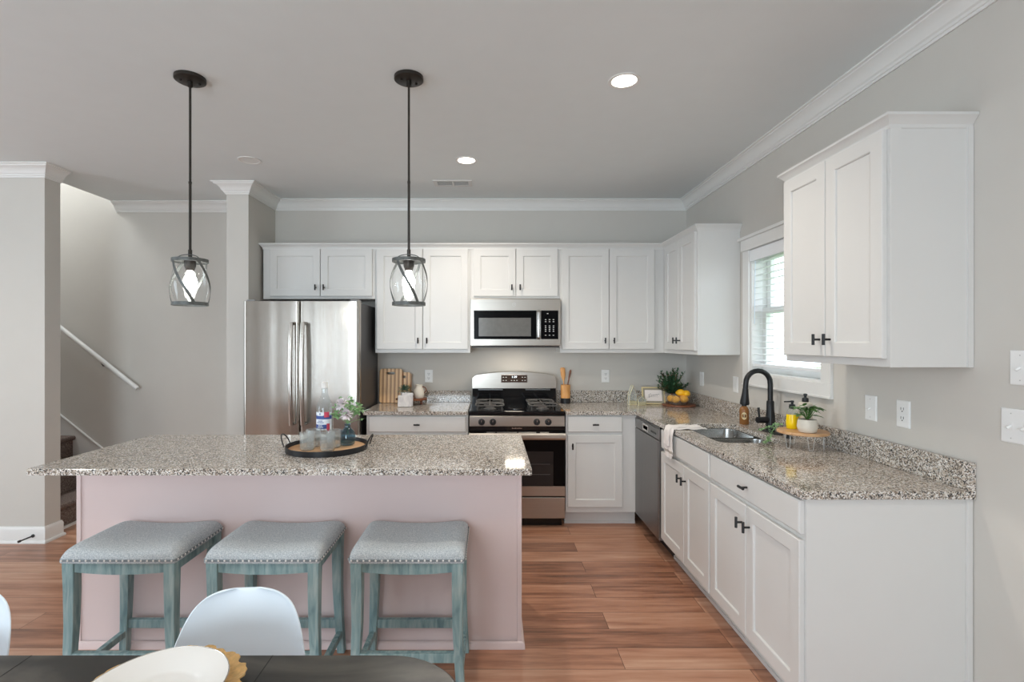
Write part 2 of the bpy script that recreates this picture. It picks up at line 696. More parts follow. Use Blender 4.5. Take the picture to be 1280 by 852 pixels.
# wing wall left of the fridge
struct(MB().box(-2.149, -1.972, 4.145, 4.72, 0, CZ).build('wall_wing', M['wall'], smooth=0))
# wall in front of the stairs
ws = MB()
ws.box(-7, -3.254, 3.725, 3.86, 0, CZ)
ws.box(-7, -3.46, 3.725, 3.86, CZ + .3, 4.3)
struct(ws.build('wall_stair', M['wall'], smooth=0))
struct(MB().box(-7.1, -7, 3.7, 4.9, 0, 4.3).build('wall_stair_end', M['wall'], smooth=0))
struct(MB().box(-3.46, -3.40, 3.86, 4.72, CZ + .3, 4.3).build('wall_upstairs', M['wall'], smooth=0))
struct(MB().box(-7.1, -3.4, 3.7, 4.9, 4.3, 4.4).build('ceiling_upstairs', M['ceil'], smooth=0))
# right wall with the window opening
WY0, WY1, WZ0, WZ1 = 2.727, 3.50, 1.24, 2.075
wr = MB()
wr.box(RX, RX + .15, -3.6, WY0, 0, CZ)
wr.box(RX, RX + .15, WY1, BY, 0, CZ)
wr.box(RX, RX + .15, WY0, WY1, 0, WZ0)
wr.box(RX, RX + .15, WY0, WY1, WZ1, CZ)
struct(wr.build('wall_right', M['wall'], smooth=0))
# left and rear walls (behind the camera), with their windows
wl = MB()
wl.box(-6.1, -5.98, -3.6, -.45, 0, CZ)
wl.box(-6.1, -5.98, 1.65, 3.725, 0, CZ)
wl.box(-6.1, -5.98, -.45, 1.65, 0, .4)
wl.box(-6.1, -5.98, -.45, 1.65, 2.4, CZ)
struct(wl.build('wall_left', M['wall'], smooth=0))
wq = MB()
for a, b in ((-6.1, -4.2), (-3.8, -2.5), (-.5, RX + .15)):
    wq.box(a, b, -3.6, -3.48, 0, CZ)
for a, b in ((-4.2, -3.8), (-2.5, -.5)):
    wq.box(a, b, -3.6, -3.48, 0, .3)
    wq.box(a, b, -3.6, -3.48, 2.4, CZ)
struct(wq.build('wall_rear', M['wall'], smooth=0))

struct(MB().box(-3.62, -2.78, -3.479, -3.44, 0, 2.05).build('reflection_panel', pbr('reflection_tan', srgb(196, 156, 120), .5), smooth=0))  # unseen tan panel, added to put a warm band in the refrigerator's reflections
# room crown moulding
CR = [(0, -.088), (.008, -.088), (.010, -.078), (.016, -.076), (.018, -.066), (.026, -.060), (.036, -.040), (.052, -.024),
      (.066, -.018), (.070, -.016), (.072, -.010), (.085, -.008), (.085, 0), (0, 0)]
c1 = MB()
sweep(c1, [(-3.46, 4.719), (-2.15, 4.719), (-2.15, 4.144), (-1.971, 4.144), (-1.971, BY - .001), (RX - .001, BY - .001), (RX - .001, -3.47)], CR, zb=CZ)
struct(c1.build('trim_1', M['trim'], smooth=25), 'white crown moulding along the back and right walls')
c2 = MB()
sweep(c2, [(-5.97, 3.724), (-3.253, 3.724), (-3.253, 3.86)], CR, zb=CZ)
struct(c2.build('trim_2', M['trim'], smooth=25), 'white crown moulding on the wall before the stairs')
# baseboards
BB = [(0, 0), (.024, 0), (.024, .010), (.020, .018), (.013, .022), (.013, .098), (.010, .106), (.007, .115), (0, .118)]
b1 = MB()
sweep(b1, [(-5.97, 3.724), (-3.253, 3.724), (-3.253, 3.86), (-3.30, 3.861)], BB)
struct(b1.build('baseboard_left', M['trim'], smooth=25))
b2 = MB()
sweep(b2, [(-3.33, 4.719), (-2.15, 4.719), (-2.15, 4.144), (-1.971, 4.144), (-1.971, 4.60)], BB)
struct(b2.build('baseboard_hall', M['trim'], smooth=25))
b3 = MB()
sweep(b3, [(RX - .001, 1.86), (RX - .001, -3.47)], BB)
struct(b3.build('baseboard_right', M['trim'], smooth=25))

# ---- window over the sink
cas = MB()
cw = .078
cas.m = 0
for (a, b, c, d) in ((WY0 - cw, WY0, WZ0, WZ1 + .01), (WY1, WY1 + cw, WZ0, WZ1 + .01), (WY0 - cw, WY1 + cw, WZ0 - cw, WZ0)):
    cas.box(RX - .018, RX - .0005, a, b, c, d)
cas.box(RX - .024, RX - .0182, WY0 - cw, WY1 + cw, WZ0 - cw, WZ0 - cw + .012)
win = cas.build('window_1', M['trim'], bevel=.002, smooth=0)
win['kind'] = 'structure'
win['label'] = 'white cased window over the sink'
jm = MB()
jx0, jx1 = RX, RX + .15
jm.box(jx0, jx1, WY0, WY0 + .012, WZ0, WZ1)
jm.box(jx0, jx1, WY1 - .012, WY1, WZ0, WZ1)
jm.box(jx0, jx1, WY0 + .012, WY1 - .012, WZ0, WZ0 + .012)
jm.box(jx0, jx1, WY0 + .012, WY1 - .012, WZ1 - .012, WZ1)
jm.build('window_jamb', M['trim'], win, smooth=0)
hd = MB()
hd.box(RX - .03, RX - .0005, WY0 - cw - .005, WY1 + cw + .005, WZ1 + .01, WZ1 + .085)
hd.box(RX - .045, RX - .0005, WY0 - cw - .02, WY1 + cw + .02, WZ1 + .085, WZ1 + .105)
hd.build('window_head', M['trim'], win, bevel=.002, smooth=0)
for nm, z0, z1, x in (('upper_sash', 1.65, WZ1 - .012, RX + .105), ('lower_sash', WZ0 + .012, 1.69, RX + .075)):
    s = MB()
    a, b = WY0 + .012, WY1 - .012
    s.box(x, x + .03, a, a + .045, z0, z1)
    s.box(x, x + .03, b - .045, b, z0, z1)
    s.box(x, x + .03, a + .045, b - .045, z0, z0 + .045)
    s.box(x, x + .03, a + .045, b - .045, z1 - .04, z1)
    so = s.build(nm, M['trim'], win, bevel=.002, smooth=0)
    g = MB()
    g.box(x + .013, x + .017, a + .045, b - .045, z0 + .045, z1 - .04)
    g.build('pane', M['glass'], so, smooth=0)
# blind
bl = thing('window_blind', 'white slatted horizontal blind hanging in the window over the sink', 'blind', (RX + .03, 3.113, WZ1))
hb = MB()
hb.box(RX - .012, RX + .006, WY0 + .004, WY1 - .004, WZ1 - .07, WZ1 + .006)
hb.box(RX + .006, RX + .055, WY0 + .014, WY1 - .014, WZ1 - .055, WZ1 - .014)
hb.build('valance', M['blind'], bl, bevel=.003, smooth=0)
sl = MB()
z = WZ1 - .085
while z > WZ0 + .07:
    pts = []
    loops = []
    for yy in (WY0 + .016, WY1 - .016):
        lp = [(RX + .008, yy, z - .002), (RX + .032, yy, z + .0015), (RX + .056, yy, z + .003), (RX + .056, yy, z + .0055), (RX + .032, yy, z + .004), (RX + .008, yy, z + .0005)]
        loops.append(lp)
    sl.loft(loops)
    z -= .041
sl.build('slats', M['blind'], bl, smooth=0)
lst = z + .041
MB().box(RX + .008, RX + .056, WY0 + .016, WY1 - .016, lst - .04, lst - .022).build('bottom_rail', M['blind'], bl, bevel=.002, smooth=0)
cdm = MB()
for yy in (WY0 + .13, 3.113, WY1 - .13):
    for xx in (RX + .009, RX + .055):
        cdm.tube([(xx, yy, WZ1 - .05), (xx, yy, lst - .03)], .0009, 5)
cdm.build('cords', M['blind'], bl)
MB().tube([(RX - .004, WY1 - .07, WZ1 - .075), (RX - .010, WY1 - .07, 1.58)], .004, 6).build('tilt_wand', M['plastic'], bl)

# outdoors seen by the window
struct(MB().box(RX + .3, 30, -8, 40, -.6, -.5).build('ground', M['grass'], smooth=0), 'green lawn outside the window')


# ================================================================== CABINETS
def shaker(mb, u0, u1, z0, z1, w0):
    st = .058
    mb.frames(u0, u1, z0, z1, [(0, w0), (0, w0 + .0165), (.0025, w0 + .019), (st, w0 + .019), (st + .004, w0 + .0165), (st + .005, w0 + .0105), (st + .020, w0 + .0105)])


def slab(mb, u0, u1, z0, z1, w0):
    mb.frames(u0, u1, z0, z1, [(0, w0), (0, w0 + .014), (.006, w0 + .019), (.012, w0 + .019)])


def knob(F, door, u, z, wv, horizontal=False):
    k = MB(F)
    L = .024
    if horizontal:
        k.tube([(u - L, wv + .03, z), (u + L, wv + .03, z)], .0062, 8)
    else:
        k.tube([(u, wv + .03, z - L), (u, wv + .03, z + L)], .0062, 8)
    k.tube([(u, wv + .0005, z), (u, wv + .028, z)], .0048, 8)
    k.build('knob', M['black'], door)


CCR = [(0, -.005), (.004, -.005), (.006, .008), (.014, .018), (.024, .030), (.030, .034), (.030, .044), (0, .044)]


def cabinet(name, label, cat, F, u0, u1, z0, z1, depth, doors=(), drawers=(), group=None, toe=0, hollow=False):
    mid = F((u0 + u1) / 2, depth / 2, z0 if not toe else 0)
    t = thing(name, label, cat, mid, group)
    b = MB(F)
    if hollow:
        b.box(u0, u0 + .016, .002, depth - .02, z0, z1)
        b.box(u1 - .016, u1, .002, depth - .02, z0, z1)
        b.box(u0 + .016, u1 - .016, .002, .008, z0, z1)
        b.box(u0 + .016, u1 - .016, .008, depth - .02, z0, z0 + .016)
    else:
        b.box(u0, u1, .002, depth - .02, z0, z1)
    b.build('cabinet_box', M['cab'], t, bevel=.001, smooth=0)
    f = MB(F)
    f.box(u0, u1, depth - .02, depth, z0, z1)
    f.build('face_frame', M['cab'], t, bevel=.0012, smooth=0)
    if toe:
        k = MB(F)
        k.box(u0, u1, .002, depth - .075, 0, z0)
        k.box(u0, u1, depth - .075, depth - .069, 0, .02)
        k.build('toe_kick', M['cab'], t, smooth=0)
    for (a, c, d0, d1, ku) in doors:
        mb = MB(F)
        shaker(mb, a, c, d0, d1, depth + .001)
        do = mb.build('door', M['cab'], t, smooth=0)
        kz = d1 - .085 if toe else d0 + .073
        knob(F, do, ku, kz, depth + .019)
    for (a, c, d0, d1, ks) in drawers:
        mb = MB(F)
        slab(mb, a, c, d0, d1, depth + .001)
        do = mb.build('drawer', M['cab'], t, smooth=0)
        if ks:
            knob(F, do, (a + c) / 2, (d0 + d1) / 2, depth + .019, True)
    return t


UB, UT = 1.366, 2.25
UD = .305
GU = 'white wall cabinets'
DT = 2.246
cabinet('wall_cabinet', 'short white two-door wall cabinet above the refrigerator', 'cabinet', FB, -1.944, -.9935, 1.824, UT, UD,
        doors=((-1.883, -1.457, 1.846, DT, -1.49), (-1.452, -1.016, 1.846, DT, -1.42)), group=GU)
cabinet('wall_cabinet', 'tall white two-door wall cabinet between refrigerator and microwave', 'cabinet', FB, -.9925, -.185, UB, UT, UD,
        doors=((-.977, -.590, 1.397, DT, -.625), (-.585, -.203, 1.397, DT, -.55)), group=GU)
cabinet('wall_cabinet', 'short white two-door wall cabinet directly above the microwave', 'cabinet', FB, -.184, .577, 1.824, UT, UD,
        doors=((-.156, .2002, 1.846, DT, .167), (.2052, .5574, 1.846, DT, .237)), group=GU)
cabinet('wall_cabinet', 'tall white two-door wall cabinet right of the microwave', 'cabinet', FB, .578, 1.462, UB, UT, UD,
        doors=((.591, .990, 1.397, DT, .955), (.995, 1.377, 1.397, DT, 1.03)), group=GU)
cabinet('wall_cabinet', 'white wall cabinet in the corner left of the window', 'cabinet', FR, 3.643, BY - UD - .0, UB, UT, UD,
        doors=((3.655, 3.965, 1.397, DT, 3.93), (3.970, 4.278, 1.397, DT, 4.005)), group=GU)
near = cabinet('wall_cabinet', 'large nearest white wall cabinet right of the window with crown top', 'cabinet', FR, 1.884, 2.545, UB, UT, UD,
               doors=((1.895, 2.217, 1.397, DT, 2.185), (2.222, 2.535, 1.397, DT, 2.255)), group=GU)
# scribe strip and edge bead of the near cabinet's finished side
sc = MB(FR)
sc.box(1.876, 1.884, .002, .022, UB, UT)
sc.box(1.880, 1.884, .265, .305, UB, UT)
sc.build('scribe_moulding', M['cab'], near, smooth=0)
cr = MB()
fx = RX - UD
sweep(cr, [(RX - .002, 1.884), (fx, 1.884), (fx, 2.545), (RX - .002, 2.545)][::-1], [(d + 0, z) for d, z in CCR], zb=UT)
cr2 = MB()
cr2.box(fx, RX - .002, 1.884, 2.545, UT, UT + .012)
cr.build('crown', M['cab'], near, smooth=25)
cr2.build('top_panel', M['cab'], near, smooth=0)
# the continuous crown on the back and corner cabinets
cc = MB()
pth = [(RX - .002, 3.643), (fx, 3.643), (fx, BY - UD), (-1.944, BY - UD), (-1.944, BY - .002)][::-1]
sweep(cc, pth, CCR, zb=UT + .0005)
o = cc.build('cabinet_crown', M['cab'], origin=(-.2, BY - UD, UT), smooth=25)
tag(o, 'long white crown strip capping the back wall cabinets', 'moulding')

# --- base cabinets
GB = 'white base cabinets'
BT = .883
T0 = .114
BD = .61
cabinet('base_cabinet', 'white base cabinet between refrigerator and range', 'cabinet', FB, -.992, -.188, T0, BT, BD,
        doors=((-.972, -.592, .158, .725, -.63), (-.588, -.207, .158, .725, -.55)), drawers=((-.972, -.207, .748, .872, 1),), group=GB, toe=1)
bc = cabinet('base_cabinet', 'white base cabinet with drawer and single door right of range', 'cabinet', FB, .583, 1.150, T0, BT, BD,
             doors=((.597, 1.028, .158, .725, .632),), drawers=((.597, 1.028, .748, .872, 1),), group=GB, toe=1)
cabinet('base_cabinet', 'white sink base cabinet with towel over its edge', 'cabinet', FR, 2.682, 3.455, T0, BT, BD,
        doors=((2.690, 3.038, .14, .725, 3.008), (3.043, 3.448, .14, .725, 3.075)), drawers=((2.690, 3.448, .748, .872, 0),), group=GB, toe=1, hollow=True)
nb = cabinet('base_cabinet', 'nearest white base cabinet with finished end panel at counter end', 'cabinet', FR, 1.893, 2.680, T0, BT, BD,
             doors=((1.897, 2.294, .14, .725, 2.262), (2.299, 2.674, .14, .725, 2.328)), drawers=((1.897, 2.674, .748, .872, 1),), group=GB, toe=1)
e = MB(FR)
e.box(1.887, 1.893, .002, BD, 0, BT)
e.build('end_panel', M['cab'], nb, smooth=0)
e = MB(FR)
e.box(1.878, 1.887, .002, .024, 0, BT)
e.build('scribe_moulding', M['cab'], nb, bevel=.002, smooth=0)

# --- dishwasher
dw = thing('dishwasher', 'stainless dishwasher under the counter beside the sink base', 'dishwasher', (1.45, 3.75, 0))
d = MB(FR)
d.box(3.46, 4.036, .03, BD - .02, .10, .878)
d.box(3.46, 4.036, .03, BD - .07, .005, .10)
d.build('dishwasher_tub', M['black'], dw, smooth=0)
d = MB(FR)
d.frames(3.464, 4.034, .115, .79, [(0, BD - .02), (0, BD + .024), (.004, BD + .030), (.02, BD + .032)])
do = d.build('door', M['steelu'], dw, smooth=0)
d = MB(FR)
d.frames(3.464, 4.034, .793, .868, [(0, BD - .02), (0, BD + .024), (.004, BD + .030), (.01, BD + .030)])
cp = d.build('control_panel', M['steelu'], dw, smooth=0)
d = MB(FR)
d.m = 0
d.frames(3.70, 3.83, .806, .852, [(0, BD + .0305), (.004, BD + .033), (.008, BD + .031), (.010, BD + .0305)])
d.build('pocket_handle', M['plate'], cp, smooth=0)
d = MB(FR)
for i in range(4):
    u = 3.52 + .032 * i
    d.box(u, u + .018, BD + .030, BD + .0315, .822, .834)
d.build('buttons', M['black'], cp, smooth=0)
d = MB(FR)
d.box(3.464, 4.034, BD - .02, BD + .022, .8685, .880)
d.build('top_strip', M['blackgloss'], dw, smooth=0)

# --- worktops
def slab_with_hole(outer, hole, z0, z1):
    bm = bmesh.new()
    for zz in (z0, z1):
        es = []
        for lp in ([outer] + ([hole] if hole else [])):
            vs = [bm.verts.new((x, y, zz)) for x, y in lp]
            for i in range(len(vs)):
                es.append(bm.edges.new((vs[i], vs[(i + 1) % len(vs)])))
        bmesh.ops.triangle_fill(bm, edges=es, use_beauty=True)
    for lp in ([outer] + ([hole] if hole else [])):
        n = len(lp)
        a = [bm.verts.new((x, y, z0)) for x, y in lp]
        b = [bm.verts.new((x, y, z1)) for x, y in lp]
        for i in range(n):
            bm.faces.new((a[i], a[(i + 1) % n], b[(i + 1) % n], b[i]))
    bmesh.ops.remove_doubles(bm, verts=bm.verts, dist=1e-5)
    mb = MB()
    bm.verts.index_update()
    mb.add([v.co for v in bm.verts], [[v.index for v in f.verts] for f in bm.faces])
    bm.free()
    return mb


TZ = .914
SX0, SX1, SY0, SY1 = 1.235, 1.60, 2.765, 3.41
wt = thing('worktop', 'long L-shaped grey speckled granite worktop holding the sink', 'countertop', (1.45, 3.2, .884))
hole = rrect(SX0, SX1, SY0, SY1, .07, 5)
slab_with_hole([(.582, 4.02), (1.133, 4.02), (1.133, 1.868), (RX - .0015, 1.868), (RX - .0015, BY - .0015), (.582, BY - .0015)], hole, .884, TZ).build('countertop', M['granite'], wt, bevel=.002, smooth=20)
MB().box(.582, RX - .0225, BY - .0215, BY - .0015, TZ + .0002, 1.018).build('backsplash', M['granite'], wt, bevel=.0015, smooth=0)
MB().box(RX - .0215, RX - .0015, 1.868, BY - .0015, TZ + .0002, 1.018).build('backsplash', M['granite'], wt, bevel=.0015, smooth=0)
wt2 = thing('worktop', 'short grey granite worktop between refrigerator and range', 'countertop', (-.6, 4.34, .884))
MB().box(-1.012, -.190, 4.02, BY - .0015, .884, TZ).build('countertop', M['granite'], wt2, bevel=.002, smooth=0)
MB().box(-1.012, -.190, BY - .0215, BY - .0015, TZ + .0002, 1.018).build('backsplash', M['granite'], wt2, bevel=.0015, smooth=0)

# --- sink
sk = thing('kitchen_sink', 'stainless double-bowl sink set under the granite worktop', 'sink', ((SX0 + SX1) / 2, (SY0 + SY1) / 2, .70))
ym = (SY0 + SY1) / 2 - .02
for (a, b) in ((SY0, ym - .012), (ym + .012, SY1)):
    s = MB()
    loops = []
    for ins, zz in ((-.012, .8835), (-.012, .880), (-.002, .880), (0, .872), (.006, .74), (.03, .708), (.08, .70)):
        loops.append([(x, y, zz) for x, y in rrect(SX0 + ins, SX1 - ins, a + ins * (.4 if ins < 0 else 1), b - ins * (.4 if ins < 0 else 1), max(.02, .065 - ins * .3), 6)])
    s.loft(loops, False, True)
    bo = s.build('bowl', M['sinksteel'], sk, smooth=60)
    s = MB()
    s.lathe((SX0 + SX1) / 2, (a + b) / 2, [(.045, .7005), (.042, .703), (.03, .7035), (.02, .702)], 20)
    s.build('drain', M['chrome'], bo)

# --- faucet
fa = thing('faucet', 'matte black gooseneck pull-down faucet behind the sink', 'faucet', (1.685, 3.1, TZ))
MB().prism(rrect(1.658, 1.712, 2.99, 3.21, .027, 6), TZ + .0005, TZ + .007).build('base_plate', M['black'], fa, bevel=.002)
f = MB()
f.lathe(1.685, 3.1, [(.026, TZ + .007), (.026, TZ + .10), (.022, TZ + .13), (.021, TZ + .185), (.0175, TZ + .19)], 20)
f.build('body', M['black'], fa)
pts = [(1.685, 3.1, TZ + .185), (1.685, 3.1, TZ + .29)]
for k in range(1, 13):
    a = PI * k / 12
    pts.append((1.685 - .074 + .074 * math.cos(a), 3.1, TZ + .295 + .076 * math.sin(a)))
pts.append((1.685 - .150, 3.1, TZ + .262))
MB().tube(pts, .0150, 14).build('spout', M['black'], fa)
MB().tube([(1.535, 3.1, TZ + .262), (1.5335, 3.1, TZ + .235), (1.529, 3.1, TZ + .175), (1.528, 3.1, TZ + .165)], [.0165, .0185, .027, .024], 16).build('spray_head', M['black'], fa)
f = MB()
f.tube([(1.685, 3.1, TZ + .075), (1.600, 3.085, TZ + .075)], .019, 14)
ho = f.build('handle', M['black'], fa)
MB().tube([(1.612, 3.087, TZ + .085), (1.606, 3.086, TZ + .150)], [.0055, .0075], 8).build('lever', M['black'], ho)
f = MB()
f.lathe(1.683, 2.90, [(.018, TZ), (.018, TZ + .008), (.012, TZ + .012), (.012, TZ + .030), (.016, TZ + .034), (.016, TZ + .05), (.008, TZ + .055)], 14)
tag(f.build('air_gap_cap', M['black'], origin=(1.683, 2.90, TZ)), 'small black round cap on granite beside the faucet', 'sink fitting')


# ================================================================== RANGE
RXC = .197
r0, r1 = RXC - .378, RXC + .378
rg = thing('gas_range', 'stainless freestanding gas range with black oven door', 'range', (RXC, 4.34, 0))
b = MB()
b.box(r0, r1, 4.045, BY - .03, .06, .895)
b.box(r0 + .02, r1 - .02, 4.08, BY - .05, .0, .06)
b.build('oven_body', M['blackgloss'], rg, smooth=0)
b = MB()
b.box(r0, r1, 4.020, BY - .06, .885, .915)
ck = b.build('cooktop', M['blackgloss'], rg, bevel=.006, smooth=0)
# sunk front control panel
b = MB()
b.frames(r0 + .004, r1 - .004, .796, .878, [(0, 0), (0, .016), (.003, .018), (.006, .018)])
for i, v in enumerate(b.v):
    b.v[i] = Vector((v.x, 4.044 - v.y * 1.8, v.z))
pan = b.build('control_panel', M['steelh'], rg, smooth=0)
for x in (-.279, -.190, .154, .244):
    k = MB()
    c = (RXC + x, 0, .832)
    def ring(rr, yy, n=18):
        return [(c[0] + rr * math.cos(2 * PI * j / n), yy, c[2] + rr * math.sin(2 * PI * j / n)) for j in range(n)]
    k.loft([ring(.026, 4.0115), ring(.026, 4.006), ring(.021, 4.000), ring(.019, 3.985), ring(.016, 3.982)])
    k.box(c[0] - .0045, c[0] + .0045, 3.976, 3.986, c[2] - .020, c[2] + .020)
    k.m = 1
    k.box(c[0] - .0022, c[0] + .0022, 3.9752, 3.9762, c[2] + .004, c[2] + .018)
    k.build('burner_knob', [M['black'], M['chrome']], pan)
b = MB()
b.box(r0 + .001, r1 - .001, 4.022, 4.046, .765, .795)
vs = b.build('vent_strip', M['blackgloss'], rg, smooth=0)
b = MB()
for i in range(9):
    b.box(RXC - .040 + .009 * i, RXC - .0345 + .009 * i, 4.0205, 4.0219, .777, .784 + .003 * ((i * 5) % 3 == 0))
b.build('lettering', M['chrome'], vs, smooth=0)
# oven door
b = MB()
b.box(r0 + .001, r1 - .001, 4.018, 4.046, .252, .762)
dr = b.build('oven_door', M['blackglass'], rg, bevel=.003, smooth=0)
b = MB()
b.box(RXC - .285, RXC + .285, 4.0168, 4.0179, .33, .60)
b.build('oven_window', pbr('oven_window_glass', srgb(34, 34, 36), .08), dr, smooth=0)
b = MB()
for i, zz in enumerate((.42, .50)):
    b.tube([(RXC - .26, 4.0165, zz), (RXC + .26, 4.0165, zz)], .0012, 5)
b.build('oven_rack', pbr('rack_grey', srgb(96, 96, 98), .5), dr)
b = MB()
b.box(r0 + .001, r1 - .001, 4.012, 4.017, .252, .328)
b.build('door_trim', M['steelh'], dr, smooth=0)
b = MB()
prof = [(4.012, .742), (3.985, .748), (3.975, .735), (3.974, .712), (3.982, .698), (4.012, .695)]
b.loft([[(x, y, zz) for y, zz in prof] for x in (r0 + .002, r1 - .002)])
b.build('handle', M['steelh'], dr, smooth=30)
b = MB()
for (a, c) in ((-.24, -.17), (-.16, .0), (.01, .15), (.18, .25)):
    b.box(RXC + a, RXC + c, 4.0165, 4.0178, .747, .752)
b.build('vent_slots', M['chrome'], dr, smooth=0)
b = MB()
b.box(r0 + .001, r1 - .001, 4.016, 4.046, .075, .240)
b.build('warming_drawer', M['steelh'], rg, bevel=.004, smooth=0)
# backguard
b = MB()
b.box(r0 + .006, r1 - .006, 4.560, 4.625, .912, 1.055)
bgd = b.build('backguard_base', M['blackgloss'], rg, bevel=.003, smooth=0)
b = MB()
top = []
n = 24
for i in range(n + 1):
    t = -1 + 2 * i / n
    zt = 1.196 - .036 * t * t
    if abs(t) > .94:
        zt -= .020 * ((abs(t) - .94) / .06) ** 2
    top.append((RXC + t * .372, zt))
loop = [(RXC - .372, 1.046)] + top + [(RXC + .372, 1.046)]
b.loft([[(x, 4.628, zz) for x, zz in loop], [(x, 4.545, zz) for x, zz in loop], [(x, 4.541, RXC * 0 + 1.046 + (zz - 1.046) * .97 + .002) for x, zz in loop]])
bg2 = b.build('backguard', M['steelh'], rg, smooth=25)
b = MB()
b.box(RXC - .118, RXC + .118, 4.538, 4.5405, 1.098, 1.168)
dp = b.build('display_frame', M['chrome'], bg2, bevel=.002, smooth=0)
b = MB()
b.box(RXC - .113, RXC + .113, 4.536, 4.538, 1.102, 1.164)
b.build('display', pbr('display_brown', srgb(58, 44, 38), .15), bg2, smooth=0)
b = MB()
b.text('1:29', .024, lambda x, y: (RXC + x * 1.2, 4.5352, 1.148 + y))
b.build('clock_digits', M['digits'], bg2, smooth=0)
b = MB()
for i in range(9):
    for j in range(2):
        if j == 1 and 3 <= i <= 5:
            continue
        if i == 2 or i == 6:
            continue
        b.box(RXC - .096 + i * .024 - .006, RXC - .096 + i * .024 + .006, 4.5352, 4.5359, 1.115 + j * .028, 1.121 + j * .028)
b.build('display_buttons', M['plate'], bg2, smooth=0)
b = MB()
for s in (-1, 1):
    b.box(RXC + s * .21 - .11, RXC + s * .21 + .11, 4.548, 4.560, 1.030, 1.042)
b.build('vent_grille', pbr('grey_vent', srgb(110, 112, 114), .3, .5), bgd, bevel=.002, smooth=0)
# burners and grates
for sx in (-1, 1):
    cx = RXC + sx * .215
    for cy in (4.16, 4.42):
        b = MB()
        b.lathe(cx, cy, [(.052, .9152), (.052, .919), (.040, .921), (.038, .927), (.034, .931), (.012, .932)], 22)
        b.build('burner', M['iron'], ck)
    g = MB()
    x0, x1, y0, y1 = cx - .115, cx + .115, 4.062, 4.525
    zt = .952
    # two round-cornered hoops, one over each burner
    for cy in (4.165, 4.415):
        lp = [(x, y, zt) for x, y in rrect(cx - .113, cx + .113, cy - .113, cy + .113, .05, 5)]
        g.tube(lp, .0055, 8, False, True)
        for k in range(4):
            a = PI / 4 + PI / 2 * k
            a = PI / 2 * k
            dx, dy = math.cos(a), math.sin(a)
            g.tube([(cx + dx * .113, cy + dy * .113, zt), (cx + dx * .07, cy + dy * .07, zt + .006), (cx + dx * .022, cy + dy * .022, zt + .004)], .0055, 8)
        for (ax, ay) in ((-1, -1), (1, -1), (-1, 1), (1, 1)):
            px_, py_ = cx + ax * .098, cy + ay * .098
            g.tube([(px_, py_, zt), (px_, py_, .9155)], .005, 8)
    g.build('grate', M['iron'], ck)
b = MB()
b.lathe(RXC, 4.29, [(.09, .9152), (.09, .917), (.07, .918)], 24, squash=(.7, 1.7))
b.build('griddle_recess', M['chrome'], ck)

# ================================================================== MICROWAVE
m0, m1 = RXC - .376, RXC + .376
mw = thing('microwave', 'stainless over-range microwave hood under the short cabinet', 'microwave', (RXC, 4.47, 1.41))
b = MB()
b.box(m0, m1, 4.315, BY - .004, 1.425, 1.822)
b.build('microwave_case', M['steel'], mw, smooth=0)
b = MB()
b.box(m0 + .01, m1 - .01, 4.29, 4.316, 1.413, 1.424)
b.build('grease_vent', M['black'], mw, smooth=0)
b = MB()
l = bpy.data.lights.new('cooktop_lamp', 'AREA')
l.shape = 'RECTANGLE'
l.size, l.size_y, l.energy, l.color = .16, .06, 1.1, (1, .88, .72)
lo = bpy.data.objects.new('cooktop_lamp', l)
lo.location = (0, -.10, -.002)
lo.parent = mw
C.objects.link(lo)
pr = [(4.316, 1.424), (4.290, 1.424), (4.286, 1.430), (4.286, 1.815), (4.290, 1.821), (4.316, 1.821)]
b.loft([[(x, y, zz) for y, zz in pr] for x in (m0, m1)])
fr = b.build('front_frame', M['steelh'], mw, smooth=0)
b = MB()
b.box(m0 + .027, RXC + .176, 4.2795, 4.2858, 1.482, 1.722)
mdo = b.build('door_glass', M['blackglass'], mw, bevel=.003, smooth=0)
b = MB()
b.box(m0 + .068, RXC + .128, 4.2782, 4.2793, 1.506, 1.660)
b.build('viewing_window', pbr('window_mesh', srgb(112, 112, 110), .15, .2, noise=.1, nscale=30), mdo, smooth=0)
b = MB()
b.box(RXC + .213, m1 - .018, 4.2795, 4.2858, 1.482, 1.722)
kp = b.build('keypad', M['blackglass'], mw, bevel=.003, smooth=0)
b = MB()
for i in range(3):
    for j, zz in enumerate((1.512, 1.545, 1.560, 1.575, 1.590, 1.625, 1.642)):
        x = RXC + .245 + i * .033
        b.box(x, x + .012, 4.2786, 4.2793, zz, zz + .006)
b.box(RXC + .262, RXC + .274, 4.2786, 4.2793, 1.692, 1.699)
b.build('key_legends', M['plate'], kp, smooth=0)
b = MB()
pts = [(RXC + .193, 4.284, 1.486), (RXC + .193, 4.262, 1.50), (RXC + .193, 4.252, 1.60), (RXC + .193, 4.262, 1.705), (RXC + .193, 4.284, 1.720)]
b.tube(pts, .012, 10, flat=(1.3, .7))
b.build('handle', M['chrome'], mw)
b = MB()
n = 24
P = lambda rr: [(RXC - .012 + rr * math.cos(2 * PI * k / n), 4.2855, 1.772 + rr * math.sin(2 * PI * k / n)) for k in range(n)]
b.loft([P(.016), [(x, y - .001, z_) for x, y, z_ in P(.016)], [(x, y - .001, z_) for x, y, z_ in P(.0135)], P(.0135)], False, False, wrap=False)
b.text('GE', .017, lambda x, y: (RXC - .012 + x, 4.2850, 1.772 + y))
b.build('emblem', M['plate'], fr, smooth=0)

